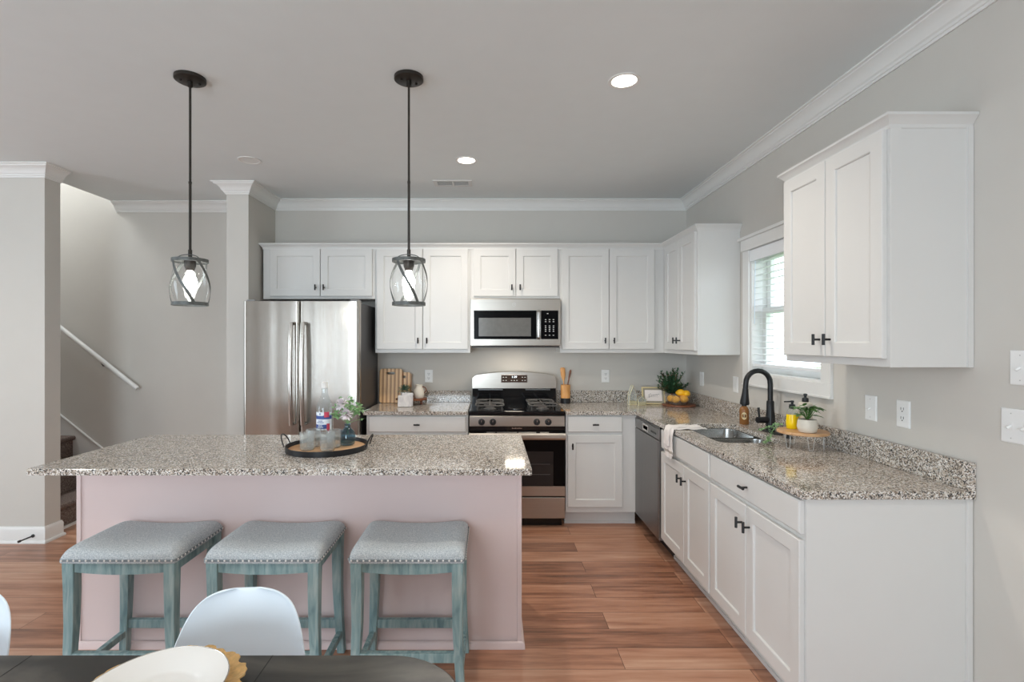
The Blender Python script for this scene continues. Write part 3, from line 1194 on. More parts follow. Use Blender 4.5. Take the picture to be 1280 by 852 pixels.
# ================================================================== REFRIGERATOR
FX0, FX1 = -1.930, -1.033
fg = thing('refrigerator', 'stainless French-door refrigerator between wing wall and counter', 'refrigerator', ((FX0 + FX1) / 2, 4.3, 0))
b = MB()
b.box(FX0 + .004, FX1 - .004, 4.045, BY - .015, .03, 1.765)
b.box(FX0 + .03, FX1 - .03, 4.07, BY - .05, 0, .03)
b.build('fridge_case', M['greyside'], fg, bevel=.004, smooth=0)


def fdoor(x0, x1, z0, z1, name, bow=.0008):
    mb = MB()
    n = 56
    fr_, bk = [], []
    for i in range(n + 1):
        t = i / n
        x = x0 + (x1 - x0) * t
        e_ = min(t, 1 - t) * (x1 - x0)
        rnd = .016 * (1 - min(1, e_ / .016)) ** 2
        fr_.append((x, 3.966 - bow * math.sin(PI * t) + .00045 * math.sin(x * 30 + 1) + .00012 * math.sin(x * 71 + 1) + rnd))
    lp = fr_ + [(x1, 4.04), (x0, 4.04)]
    mb.loft([[(x, y, z0) for x, y in lp], [(x, y, z1) for x, y in lp]])
    return mb.build(name, M['steel'], fg, smooth=40, bevel=.002)


xm = FX0 + .437
d1 = fdoor(FX0, xm - .003, .68, 1.776, 'door')
d2 = fdoor(xm + .003, FX1, .68, 1.776, 'door')
d3 = fdoor(FX0, FX1, .05, .672, 'freezer_drawer', .004)
for d_, x in ((d1, xm - .040), (d2, xm + .048)):
    b = MB()
    pts = []
    for k in range(13):
        t = k / 12
        pts.append((x, 3.905 - .022 * math.sin(PI * t), .83 + (1.60 - .83) * t))
    pts = [(x, 3.956, .83 - .002)] + pts + [(x, 3.956, 1.602)]
    b.tube(pts, .0155, 10, flat=(1.15, .8))
    b.build('handle', M['steel'], d_)
b = MB()
b.tube([(FX0 + .1, 3.95, .60), (FX0 + .1, 3.90, .60), (FX1 - .1, 3.90, .60), (FX1 - .1, 3.95, .60)], .013, 10)
b.build('handle', M['steel'], d3)
b = MB()
b.box(FX1 - .075, FX1 - .012, 4.0, 4.10, 1.7765, 1.79)
b.box(FX0 + .012, FX0 + .075, 4.0, 4.10, 1.7765, 1.79)
b.build('hinge_cover', pbr('hinge_grey', srgb(150, 150, 150), .4), fg, bevel=.004, smooth=0)

# ================================================================== ISLAND
il = thing('kitchen_island', 'dusty pink kitchen island with overhanging speckled granite top', 'kitchen island', (-.92, 2.7, 0))
IX0, IX1, IY0, IY1 = -1.985, .142, 2.45, 2.985
b = MB()
b.box(IX0 + .01, IX1 - .01, IY0 + .008, IY1 - .02, .0, .883)
b.build('island_body', M['pink'], il, smooth=0)
b = MB()
b.box(IX0 + .022, IX1 - .022, IY0, IY0 + .0079, .03, .883)
b.build('front_panel', M['pink'], il, smooth=0)
for (x0_, x1_) in ((IX0, IX0 + .022), (IX1 - .022, IX1)):
    b = MB()
    b.box(x0_, x1_, IY0 - .006, IY1 - .01, 0, .8835)
    b.build('corner_board', M['pink'], il, bevel=.003, smooth=0)
b = MB()
sweep(b, [(IX0 - .001, IY1 - .02), (IX0 - .001, IY0 - .007), (IX1 + .001, IY0 - .007), (IX1 + .001, IY1 - .02)], [(0, 0), (.014, 0), (.014, .012), (.009, .028), (0, .034)])
b.build('shoe_moulding', M['pink'], il, smooth=20)
for i in range(4):
    a = IX0 + .03 + i * .518
    b = MB(lambda u, w_, z_: (u, IY1 - .022 + w_, z_))
    shaker(b, a, a + .51, .13, .86, 0)
    dd = b.build('door', M['pink'], il, smooth=0)
    knob(lambda u, w_, z_: (u, IY1 - .022 + w_, z_), dd, a + (.46 if i % 2 == 0 else .05), .77, .019)
b = MB()
b.prism(rrect(-2.005, .172, 2.200, 3.012, .008, 3), .886, TZ, .003)
b.build('countertop', M['granite'], il, smooth=25)

# ================================================================== STOOLS
def make_stool(label):
    t = thing('counter_stool', label, 'stool', (0, 0, 0), 'backless saddle counter stools in front of the island')
    hw, hd_ = .236, .188
    n1, n2 = 34, 28
    mb = MB()
    def remap(t_):
        return math.sin(t_ * PI / 2) * .75 + t_ * .25
    us = [remap(-1 + 2 * i / n1) for i in range(n1 + 1)]
    vs_ = [remap(-1 + 2 * i / n2) for i in range(n2 + 1)]
    pts = []
    for v in vs_:
        for u in us:
            a, c_ = abs(u), abs(v)
            e_ = max(0, (1 - a ** 9)) * max(0, (1 - c_ ** 7))
            hgt = .040 + .022 * a ** 2.0
            cxr = (1 - .012 * c_ ** 6) if a > .9 else 1
            cyr = (1 - .015 * a ** 6) if c_ > .9 else 1
            pts.append((u * hw * cxr, v * hd_ * cyr, .574 + hgt * e_ ** .36))
    faces = []
    for j in range(n2):
        for i in range(n1):
            k = j * (n1 + 1) + i
            faces.append((k, k + 1, k + n1 + 2, k + n1 + 1))
    mb.add(pts, faces)
    # underside
    rim = [j for j in range(n1 + 1)] + [(j + 1) * (n1 + 1) - 1 for j in range(1, n2 + 1)] + [n2 * (n1 + 1) + i for i in range(n1 - 1, -1, -1)] + [j * (n1 + 1) for j in range(n2 - 1, 0, -1)]
    mb.add([(pts[k][0] * .99, pts[k][1] * .99, .566) for k in rim], [tuple(range(len(rim)))])
    b0 = len(pts)
    m_ = len(rim)
    for i in range(m_):
        mb.f.append([rim[i], rim[(i + 1) % m_], b0 + (i + 1) % m_, b0 + i])
        mb.mi.append(0)
    mb.build('seat', M['fabric'], t, smooth=70)
    gp = MB()
    lp0 = [(x * 1.0, y * 1.0) for x, y in rrect(-hw - .0006, hw + .0006, -hd_ - .0006, hd_ + .0006, .016, 4)]
    gp.loft([[(x, y, .5745) for x, y in lp0], [(x, y, .5835) for x, y in lp0]], False, False)
    gp.build('nail_shade_band', pbr('nail_shade_grey', srgb(134, 143, 147), .9), t, smooth=60, solid=.001)  # darker band, stands in for the shadows around the nailheads
    nl = MB()
    def stud(x, y, nx, ny):
        c_ = Vector((x, y, .579)) + Vector((nx, ny, 0)) * .0012
        t1 = Vector((-ny, nx, 0))
        ring_ = [tuple(c_ + t1 * (.0044 * math.cos(2 * PI * k / 7)) + Vector((0, 0, .0044 * math.sin(2 * PI * k / 7)))) for k in range(7)]
        ring2 = [tuple(c_ + Vector((nx, ny, 0)) * .0025 + t1 * (.0024 * math.cos(2 * PI * k / 7)) + Vector((0, 0, .0024 * math.sin(2 * PI * k / 7)))) for k in range(7)]
        nl.loft([ring_, ring2], False, True)
    for i in range(19):
        x = -.222 + .444 * i / 18
        ex = 1
        stud(x, -hd_ * ex - .0003, 0, -1)
        stud(x, hd_ * ex + .0003, 0, 1)
    for i in range(15):
        y = -.172 + .344 * i / 14
        ey = 1
        stud(-hw * ey - .0003, y, -1, 0)
        stud(hw * ey + .0003, y, 1, 0)
    nl.build('nailhead_trim', M['nail'], t)
    for sx in (-1, 1):
        for sy in (-1, 1):
            lg = MB()
            loops = []
            for zz, off, hh in ((.5655, 0, .023), (.45, -.002, .022), (.30, -.001, .020), (.15, .005, .018), (0, .014, .017)):
                cx_, cy_ = sx * (.206 + off), sy * (.158 + off * .5)
                loops.append([(cx_ - hh, cy_ - hh, zz), (cx_ + hh, cy_ - hh, zz), (cx_ + hh, cy_ + hh, zz), (cx_ - hh, cy_ + hh, zz)])
            lg.loft(loops)
            lg.build('leg', M['teal'], t, bevel=.003, smooth=0)
    for sy in (-1, 1):
        a = MB()
        n = 12
        top_ = [(-.184 + .368 * i / n, .5655) for i in range(n + 1)]
        bot = [(x, .524 - .010 * math.cos(x / .184 * PI / 2)) for x, _ in top_][::-1]
        yy = sy * .160
        a.loft([[(x, yy - .011, zz) for x, zz in top_ + bot], [(x, yy + .011, zz) for x, zz in top_ + bot]])
        a.build('apron', M['teal'], t, smooth=0)
    for sx in (-1, 1):
        MB().box(sx * .206 - .011, sx * .206 + .011, -.136, .136, .522, .5655).build('apron', M['teal'], t, smooth=0)
        MB().box(sx * .215 - .012, sx * .215 + .012, -.146, .146, .078, .108).build('stretcher', M['teal'], t, bevel=.002, smooth=0)
    MB().box(-.194, .194, .150, .172, .118, .158).build('stretcher', M['teal'], t, bevel=.002, smooth=0)
    MB().box(-.194, .194, -.176, -.150, .158, .196).build('stretcher', M['teal'], t, bevel=.002, smooth=0)
    return t


s1 = make_stool('teal wooden stool with grey padded seat, left end of the row')
s1.location = (-1.512, 2.250, 0)
for lab, x in (('teal wooden stool with grey padded seat, standing between the other two stools', -.929), ('teal wooden stool with grey padded seat, right end of the row', -.345)):
    s = copy_tree(s1)
    s['label'] = lab
    s.location = (x, 2.250, 0)

# ================================================================== DINING TABLE AND CHAIRS
tb = thing('dining_table', 'dark weathered wooden dining table with rounded corners in the foreground', 'table', (-1.2, .70, 0))
ty1 = 1.172
TT = .745
b = MB()
b.prism(rrect(-2.7, -.055, .22, ty1, .17, 10), TT - .035, TT, .004)
b.build('tabletop', M['tablewood'], tb, smooth=30)
for x in (-2.15, -1.6, -1.05, -.50):
    MB().box(x - .0012, x + .0012, .235, ty1 - .004, TT - .0002, TT + .0004).build('plank_seam', M['dark'], tb, smooth=0)
for (x, y) in ((-2.5, .4), (-2.5, 1.0), (-.30, .4), (-.30, 1.0)):
    MB().box(x - .04, x + .04, y - .04, y + .04, 0, TT - .036).build('leg', M['tablewood'], tb, bevel=.004, smooth=0)
b = MB()
b.box(-2.45, -.35, .95, .975, TT - .12, TT - .036)
b.box(-2.45, -.35, .42, .445, TT - .12, TT - .036)
b.build('apron', M['tablewood'], tb, smooth=0)


def make_chair(label):
    t = thing('dining_chair', label, 'chair', (0, 0, 0), 'white moulded shell chairs at the dining table')
    # profile: (y forward -, z, halfwidth, edge curl)
    P = [(-.235, .425, .17, .0), (-.225, .440, .195, .01), (-.16, .442, .212, .02), (-.05, .432, .222, .035), (.06, .428, .222, .05), (.13, .448, .218, .06),
         (.175, .50, .210, .06), (.20, .57, .197, .055), (.222, .64, .180, .045), (.236, .70, .164, .036), (.246, .745, .148, .03), (.252, .775, .128, .024),
         (.255, .793, .104, .02), (.257, .803, .075, .016), (.258, .808, .040, .014)]
    n = 16
    pts = []
    for i, (y, z_, hw, cu) in enumerate(P):
        nx = P[min(i + 1, len(P) - 1)]
        pv = P[max(i - 1, 0)]
        ty, tz = nx[0] - pv[0], nx[1] - pv[1]
        L = math.hypot(ty, tz)
        ny, nz = -tz / L, ty / L
        for k in range(n + 1):
            u = -1 + 2 * k / n
            c_ = cu * abs(u) ** 2.2
            pts.append((hw * math.sin(u * PI / 2) * .35 + hw * u * .65, y + ny * c_, z_ + nz * c_))
    fs = []
    for i in range(len(P) - 1):
        for k in range(n):
            a = i * (n + 1) + k
            fs.append((a, a + 1, a + n + 2, a + n + 1))
    mb = MB()
    mb.add(pts, fs)
    mb.build('seat_shell', M['plastic'], t, smooth=80, solid=.006, sub=1)
    for sx in (-1, 1):
        for sy in (-1, 1):
            MB().tube([(sx * .11, sy * .11 - .02, .405), (sx * .22, sy * .21 - .02, .0)], [.016, .011], 10).build('leg', M['oak'], t)
    m_ = MB()
    m_.tube([(-.13, -.13, .40), (.13, .11, .40)], .005, 6)
    m_.tube([(.13, -.13, .40), (-.13, .11, .40)], .005, 6)
    m_.tube([(-.16, -.17, .24), (.16, .13, .24)], .004, 6)
    m_.tube([(.16, -.17, .24), (-.16, .13, .24)], .004, 6)
    m_.build('wire_brace', M['black'], t)
    return t


ch = make_chair('white moulded plastic chair tucked under the table, beside the plate')
ch.scale = (.95, 1, 1)
ch.location = (-.628, 1.105, 0)
ch.rotation_euler = (0, 0, math.radians(4))
c2_ = copy_tree(ch)
c2_['label'] = 'white moulded plastic chair cut off by the left edge of the view'
c2_.location = (-1.385, 1.10, 0)
c2_.rotation_euler = (0, 0, math.radians(-6))

# charger and plate
pc = (-.667, 1.011)
chg = thing('charger_plate', 'gold charger with ragged leafy rim under the white plate', 'charger plate', (pc[0], pc[1], TT))
b = MB()
n = 120
random.seed(3)
jag = [1 + .022 * math.sin(k * 2 * PI / n * 15) + .014 * math.sin(k * 2 * PI / n * 31 + 1) + .022 * random.uniform(-1, 1) for k in range(n)]
def cring(r_, z_, j=0, dz=0):
    return [(pc[0] + r_ * (1 + (jag[k] - 1) * j) * math.cos(2 * PI * k / n), pc[1] + r_ * (1 + (jag[k] - 1) * j) * math.sin(2 * PI * k / n), z_ + dz * math.sin(k * 2 * PI / n * 23)) for k in range(n)]
b.loft([cring(.10, TT + .0005), cring(.13, TT + .006), cring(.162, TT + .017, 1, .0015), cring(.161, TT + .0195, 1, .0015), cring(.13, TT + .0100, .2), cring(.10, TT + .006)], True, True)
b.build('charger_disc', M['gold'], chg, smooth=50)
pl = thing('dinner_plate', 'white porcelain dinner plate with silver rim on gold charger', 'plate', (pc[0], pc[1], TT + .007))
b = MB()
b.lathe(pc[0], pc[1], [(.070, TT + .0075), (.075, TT + .010), (.085, TT + .0185), (.130, TT + .033), (.132, TT + .0355), (.130, TT + .0365), (.088, TT + .0245), (.078, TT + .0175), (.070, TT + .014), (.02, TT + .013)], 72)
b.build('plate_disc', M['porcelain'], pl, smooth=40)
b = MB()
b.tube([(pc[0] + .1315 * math.cos(2 * PI * k / 72), pc[1] + .1315 * math.sin(2 * PI * k / 72), TT + .0358) for k in range(72)], .0013, 6, False, True)
b.build('rim', M['silver'], pl)

# ================================================================== PENDANTS
def pendant(x, y, label):
    t = thing('pendant_light', label, 'light', (x, y, 1.63), 'caged glass pendant lights over the island')
    b = MB()
    b.lathe(x, y, [(.070, CZ - .0005), (.070, CZ - .016), (.064, CZ - .020), (.014, CZ - .022)], 32)
    b.lathe(x, y, [(.012, CZ - .022), (.012, CZ - .045), (.006, CZ - .05)], 12)
    for a in (.6, .6 + PI):
        b.lathe(x + .04 * math.cos(a), y + .04 * math.sin(a), [(.006, CZ - .020), (.006, CZ - .026), (.002, CZ - .028)], 8)
    b.build('canopy', M['bronze'], t)
    b = MB()
    b.tube([(x, y, CZ - .045), (x, y, 2.23)], .0055, 10)
    b.tube([(x, y, 2.235), (x, y, 2.225)], .0075, 10)
    b.tube([(x, y, 2.23), (x, y, 1.885)], .0062, 10)
    b.tube([(x, y, 1.905), (x, y, 1.862)], .009, 10)
    b.build('rod', M['bronze'], t)
    zt, zb_ = 1.855, 1.635
    RR = .076
    for nm, zz in (('top_ring', zt - .011), ('bottom_ring', zb_)):
        b = MB()
        b.loft([[(x + r_ * math.cos(2 * PI * k / 40), y + r_ * math.sin(2 * PI * k / 40), zh) for k in range(40)] for r_, zh in ((RR, zz), (RR + .004, zz), (RR + .004, zz + .016), (RR, zz + .016))], wrap=True)
        b.build(nm, M['cage'], t, smooth=40)
    b = MB()
    b.lathe(x, y, [(.074, zt - .004), (.074, zt - .001), (.02, zt + .004)], 32)
    b.build('top_plate', M['cage'], t)
    b = MB()
    pts = [(x + .055 * math.cos(PI * k / 10), y - .02, zt + .002 + .022 * math.sin(PI * k / 10)) for k in range(11)]
    b.tube(pts, .0022, 6)
    b.build('top_loop', M['cage'], t)
    b = MB()
    prof = []
    for k in range(13):
        q = k / 12
        prof.append((.062 + .019 * math.sin(PI * q), zb_ + .012 + (zt - zb_ - .026) * q))
    b.lathe(x, y, prof, 40, False, False)
    b.build('glass_shade', M['glass'], t, smooth=60)
    for s in range(4):
        b = MB()
        loops = []
        for k in range(15):
            q = k / 14
            a = s * PI / 2 + math.radians(235) + math.radians(78) * (1 - q)
            r_ = RR + .0 + .012 * math.sin(PI * q)
            zz = zb_ + .008 + (zt - zb_ - .012) * q
            ta = Vector((-math.sin(a), math.cos(a), 0))
            rd = Vector((math.cos(a), math.sin(a), 0))
            dv = (ta * -.09 + Vector((0, 0, .19))).normalized()
            sd = dv.cross(rd).normalized()
            c_ = Vector((x, y, zz)) + rd * (r_ + .001)
            loops.append([tuple(c_ + sd * .0065 + rd * .001), tuple(c_ + sd * .0065 - rd * .001), tuple(c_ - sd * .0065 - rd * .001), tuple(c_ - sd * .0065 + rd * .001)])
        b.loft(loops)
        b.build('strap', M['cage'], t, smooth=30)
    b = MB()
    b.lathe(x, y, [(.026, zt - .002), (.026, zt - .030), (.018, zt - .05), (.016, zt - .052)], 16)
    b.build('socket', M['bronze'], t)
    b = MB()
    b.lathe(x, y, [(.012, zt - .052), (.014, zt - .065), (.027, zt - .088), (.031, zt - .105), (.027, zt - .124), (.014, zt - .136), (.004, zt - .138)], 20)
    b.build('bulb', M['bulb'], t, smooth=80)
    return t


pendant(-1.462, 2.480, 'caged glass pendant on the left, hanging before the plain hall wall')
pendant(-.402, 2.475, 'caged glass pendant on the right, hanging before the tall cabinets')


# ================================================================== CEILING FITTINGS
def can_light(x, y, label, lit=True, power=50):
    t = thing('recessed_light', label, 'light', (x, y, CZ))
    r = .078
    b = MB()
    b.loft([[(x + rr * math.cos(2 * PI * k / 40), y + rr * math.sin(2 * PI * k / 40), zz) for k in range(40)] for rr, zz in
            ((r, CZ - .0005), (r, CZ - .004), (r - .012, CZ - .006), (r - .018, CZ - .003), (r - .018, CZ - .0005))], False, False)
    b.build('trim_ring', M['trim'], t, smooth=50)
    b = MB()
    b.lathe(x, y, [(r - .018, CZ - .0008), (r - .018, CZ - .0025), (.01, CZ - .003)], 32)
    b.build('lens', M['can'] if lit else M['trim'], t)
    if lit:
        l = bpy.data.lights.new('can_lamp', 'SPOT')
        l.energy = power
        l.color = (1, .91, .80)
        l.spot_size = math.radians(150)
        l.spot_blend = .8
        l.shadow_soft_size = .05
        lo = bpy.data.objects.new('can_lamp', l)
        lo.location = (0, 0, -.02)
        lo.parent = t
        C.objects.link(lo)
    return t


can_light(.648, 2.51, 'lit recessed ceiling light nearest the camera, toward the right wall', power=40)
can_light(-.18, 3.61, 'lit recessed ceiling light above the range, next to the air vent')
can_light(.648, .55, 'added fill light on the unseen ceiling behind the viewer, right side', power=22)  # unseen fixture, added to raise the ambient light
can_light(-1.4, .55, 'added fill light on the unseen ceiling above the dining table', power=22)  # added fill above the table, out of view, brightens floor and fronts
can_light(-3.6, 2.2, 'added fill light on the ceiling far left, outside the view', power=22)  # extra fill lamp outside the view, added for the left side
can_light(-1.71, 3.61, 'unlit white recessed ceiling light near the wing wall', False)
vt = thing('air_vent', 'white rectangular slatted air vent on the ceiling above range', 'vent', (-.315, 4.13, CZ))
b = MB()
x0, x1, y0, y1 = -.468, -.162, 4.052, 4.205
z0, z1 = CZ - .006, CZ - .0005
b.box(x0, x1, y0, y0 + .022, z0, z1)
b.box(x0, x1, y1 - .022, y1, z0, z1)
b.box(x0, x0 + .028, y0 + .022, y1 - .022, z0, z1)
b.box(x1 - .028, x1, y0 + .022, y1 - .022, z0, z1)
b.box(-.321, -.309, y0 + .022, y1 - .022, z0, z1)
b.build('vent_frame', M['vent'], vt, smooth=0)
b = MB()
for i in range(8):
    y = y0 + .026 + i * .0135
    b.box(x0 + .028, x1 - .028, y, y + .004, z0 + .0015, z0 + .0027)
b.build('louvers', M['vent'], vt, smooth=0)
MB().box(x0 + .02, x1 - .02, y0 + .015, y1 - .015, CZ - .0022, CZ - .0004).build('duct_opening', pbr('duct_grey', srgb(96, 96, 96), .8), vt, smooth=0)


# ================================================================== OUTLETS AND SWITCHES
def plate(F, u, z, label, kind, gang=1):
    t = thing('outlet' if kind == 'outlet' else 'light_switch', label, 'outlet' if kind == 'outlet' else 'switch', F(u, 0, z), 'wall plates')
    hw = .036 + .023 * (gang - 1)
    b = MB(F)
    b.frames(u - hw, u + hw, z - .058, z + .058, [(0, .0005), (0, .004), (.004, .0065), (.01, .0065)])
    b.build('cover_plate', M['outlet'], t, smooth=0)
    for g_ in range(gang):
        c_ = u + (g_ - (gang - 1) / 2) * .046
        if kind == 'outlet':
            for dz in (-.0195, .0195):
                b = MB(F)
                b.box(c_ - .017, c_ + .017, .0066, .008, z + dz - .0145, z + dz + .0145)
                ro = b.build('receptacle', M['outlet'], t, bevel=.001, smooth=0)
                b = MB(F)
                b.box(c_ - .008, c_ - .0055, .0081, .0084, z + dz - .002, z + dz + .009)
                b.box(c_ + .0055, c_ + .008, .0081, .0084, z + dz - .002, z + dz + .009)
                b.box(c_ - .0025, c_ + .0025, .0081, .0084, z + dz - .010, z + dz - .005)
                b.build('slots', M['dark'], ro, smooth=0)
        elif kind == 'toggle':
            b = MB(F)
            b.box(c_ - .006, c_ + .006, .0066, .0072, z - .014, z + .014)
            b.tube([(c_, .007, z), (c_, .022, z - .008)], .0042, 8)
            b.build('toggle', M['outlet'], t, smooth=0)
            b = MB(F)
            for dz in (-.042, .042):
                b.box(c_ - .002, c_ + .002, .0066, .0072, z + dz - .002, z + dz + .002)
            b.build('screws', M['plate'], t, smooth=0)
        elif kind == 'blank':
            b = MB(F)
            b.box(c_ - .016, c_ + .016, .0066, .0085, z - .033, z + .033)
            b.build('rocker', M['outlet'], t, bevel=.001, smooth=0)


plate(FB, -.575, 1.148, 'white outlet on back wall beside the little white pitcher', 'outlet')
plate(FB, 1.033, 1.148, 'white outlet on back wall right of the wooden utensils', 'outlet')
plate(FR, 4.31, 1.148, 'narrow looking white switch beside the corner lemon bowl', 'blank')
plate(FR, 3.71, 1.150, 'white switch on right wall just left of the window', 'blank')
plate(FR, 2.385, 1.152, 'white toggle switch under the nearest wall cabinet', 'toggle')
plate(FR, 2.197, 1.150, 'white outlet on right wall above the counter end', 'outlet')
plate(FR, 1.715, 1.175, 'wide white two-toggle switch, lower of the two at the right edge', 'toggle', 2)
plate(FR, 1.685, 1.373, 'white switch plate, upper of the two at the right edge', 'toggle', 2)

# ================================================================== STAIRS
stt = thing('staircase', 'brown carpeted staircase rising to the left behind the wall', 'staircase', (-3.34, 4.29, 0))
for i in range(9):
    b = MB()
    xn = -3.34 - i * .25
    zt = .2 * (i + 1)
    prof = [(xn - .012, zt - .2), (xn - .012, zt - .045), (xn + .010, zt - .035), (xn + .016, zt - .018), (xn + .008, zt - .003), (xn - .008, zt), (xn - .26, zt), (xn - .26, zt - .2)]
    b.loft([[(x, 3.861, z_) for x, z_ in prof], [(x, 4.705, z_) for x, z_ in prof]])
    b.build('step', M['carpet'], stt, smooth=40)
b = MB()
b.box(-3.3515, -3.337, 3.862, 4.703, .0, .02)
b.build('shoe_strip', M['trim'], stt, smooth=0)
b = MB()
sl_ = .8
pts = []
for zoff in (0, 1):
    pass
xs, xe = -3.28, -5.6
lowz = lambda x: (-3.34 - x) * sl_ + .2
poly = [(xs, 0), (xs, lowz(xs) + .085), (xe, lowz(xe) + .085), (xe, lowz(xe) - .35), (-3.5, 0)]
b.loft([[(x, 4.7055, z_) for x, z_ in poly], [(x, 4.7195, z_) for x, z_ in poly]])
b.build('skirt_board', M['trim'], stt, smooth=0)
b = MB()
a0 = Vector((xs, 4.708, lowz(xs) + .085))
a1 = Vector((xe, 4.708, lowz(xe) + .085))
b.tube([a0, a1], .010, 8)
b.build('skirt_cap', M['trim'], stt)
hr = thing('handrail', 'white sloping handrail fixed to the stair wall', 'handrail', (-3.6, 4.65, 1.3))
b = MB()
h0 = Vector((-3.225, 4.655, 1.035))
h1 = Vector((-5.2, 4.655, 1.035 + 1.975 * .79))
b.tube([h0, h1], .021, 12)
b.build('rail', M['trim'], hr)
for q in (.17, .55):
    p = h0.lerp(h1, q)
    MB().tube([(p.x, 4.718, p.z - .06), (p.x, 4.69, p.z - .06), (p.x, 4.657, p.z - .02)], .006, 8).build('bracket', M['bronze'], hr)

# door stop on the left baseboard
ds = MB()
ds.lathe(0, 0, [(.012, 0), (.012, .006), (.006, .01)], 12)
for i, v in enumerate(ds.v):
    ds.v[i] = Vector((-3.325 + v.x, 3.7105 - v.z, .055 + v.y))
ds.tube([(-3.325, 3.70, .055), (-3.345, 3.632, .048)], .0055, 8)
ds.tube([(-3.345, 3.632, .048), (-3.349, 3.618, .0465)], .009, 8)
tag(ds.build('door_stop', M['rubber'], origin=(-3.325, 3.711, .055)), 'small dark spring door stop on the white baseboard', 'door stop')


# ================================================================== SMALL THINGS
def leaf(mb, base, d, L, W, droop=.2):
    d = Vector(d).normalized()
    up = Vector((0, 0, 1))
    s = d.cross(up)
    if s.length < .05:
        s = Vector((1, 0, 0))
    s.normalize()
    n = s.cross(d).normalized()
    B = Vector(base)
    p1 = B + d * L * .35 + n * L * .06
    p2 = B + d * L * .7 + n * L * .03
    tip = B + d * L - up * L * droop
    th = n * .0004
    ring = [B, p1 + s * W * .5 - n * W * .1, p2 + s * W * .42 - n * W * .1, tip, p2 - s * W * .42 - n * W * .1, p1 - s * W * .5 - n * W * .1]
    top = [B, p1, p2, tip]
    pts = [tuple(x) for x in (ring[0], ring[1], ring[2], ring[3], ring[4], ring[5], p1, p2)]
    mb.add(pts, [(0, 1, 6), (1, 2, 7, 6), (2, 3, 7), (3, 4, 7), (4, 5, 6, 7), (5, 0, 6)])


def sph_dir(el0, el1):
    a = random.uniform(0, 2 * PI)
    e_ = random.uniform(el0, el1)
    return Vector((math.cos(a) * math.cos(e_), math.sin(a) * math.cos(e_), math.sin(e_)))


def bottle_profile(z0, prof):
    return [(r, z0 + z) for r, z in prof]


# --- tray with bottle, glasses, vase
trc = (-.838, 2.607)
tr = thing('serving_tray', 'round wooden serving tray with black metal rim on the island', 'tray', (trc[0], trc[1], TZ))
b = MB()
b.lathe(trc[0], trc[1], [(.192, TZ + .001), (.192, TZ + .009), (.19, TZ + .010)], 56)
b.build('tray_base', M['oak'], tr)
b = MB()
b.loft([[(trc[0] + r_ * math.cos(2 * PI * k / 64), trc[1] + r_ * math.sin(2 * PI * k / 64), zz) for k in range(64)] for r_, zz in ((.1925, TZ + .0005), (.200, TZ + .0005), (.202, TZ + .028), (.198, TZ + .028))], wrap=True)
b.build('rim', M['black'], tr, smooth=40)
for s in (-1, 1):
    b = MB()
    pts = []
    for k in range(9):
        a = PI * k / 8
        out = .010 + .028 * math.sin(a)
        pts.append((trc[0] + s * (.196 + out * .9), trc[1] - .042 * math.cos(a), TZ + .018 + .058 * math.sin(a) ** .8 if 0 < k < 8 else TZ + .018))
    b.tube(pts, .0033, 8)
    b.build('handle', M['black'], tr)
tz = TZ + .0102
# bottle
bx_, by_ = -.893, 2.735
bt = thing('glass_bottle', 'tall clear glass bottle with blue and red label on the tray', 'bottle', (bx_, by_, tz))
b = MB()
b.lathe(bx_, by_, bottle_profile(tz, [(.036, 0), (.0425, .006), (.043, .02), (.043, .175), (.040, .20), (.028, .228), (.018, .250), (.0150, .275), (.0150, .300)]), 32, True, False)
b.build('bottle_glass', thin_glass('bottle_glass_mat', (.93, .96, .97, 1), .02, 1.6, 1.5, diffuse=.06), bt, smooth=60)
b = MB()
b.lathe(bx_, by_, bottle_profile(tz, [(.0165, .290), (.0165, .317), (.015, .320)]), 24)
b.build('cap', M['whitecer'], bt)
b = MB()
def patch(mb, cx, cy, r_, a0, a1, z0_, z1_, mi, n=14):
    mb.m = mi
    lo = [(cx + r_ * math.cos(a0 + (a1 - a0) * k / n), cy + r_ * math.sin(a0 + (a1 - a0) * k / n)) for k in range(n + 1)]
    pts = [(x, y, z0_) for x, y in lo] + [(x, y, z1_) for x, y in lo]
    mb.add(pts, [(k, k + 1, n + 2 + k, n + 1 + k) for k in range(n)])
A = math.radians
aL, aR = A(190), A(340)
patch(b, bx_, by_, .0434, aL, aR, tz + .070, tz + .165, 0)
patch(b, bx_, by_, .0437, aL, aR, tz + .128, tz + .148, 1)
patch(b, bx_, by_, .0437, aL, A(300), tz + .078, tz + .100, 1)
patch(b, bx_, by_, .0440, A(230), A(275), tz + .146, tz + .162, 0)
patch(b, bx_, by_, .0441, A(283), A(318), tz + .138, tz + .166, 2)
patch(b, bx_, by_, .0441, A(300), A(322), tz + .055, tz + .105, 2)
for (zz, wd, mi) in ((tz + .108, .9, 1), (tz + .1165, .6, 1), (tz + .084, .8, 0), (tz + .092, .5, 0), (tz + .151, .16, 1), (tz + .155, .22, 1)):
    x = A(255) - wd / 2
    while x < A(255) + wd / 2:
        stp = random.uniform(.04, .09)
        patch(b, bx_, by_, .0443, x, x + stp * .7, zz, zz + .0045, mi, 2)
        x += stp
b.build('label', [M['labelwhite'], M['labelblue'], M['labelred']], bt, smooth=60)
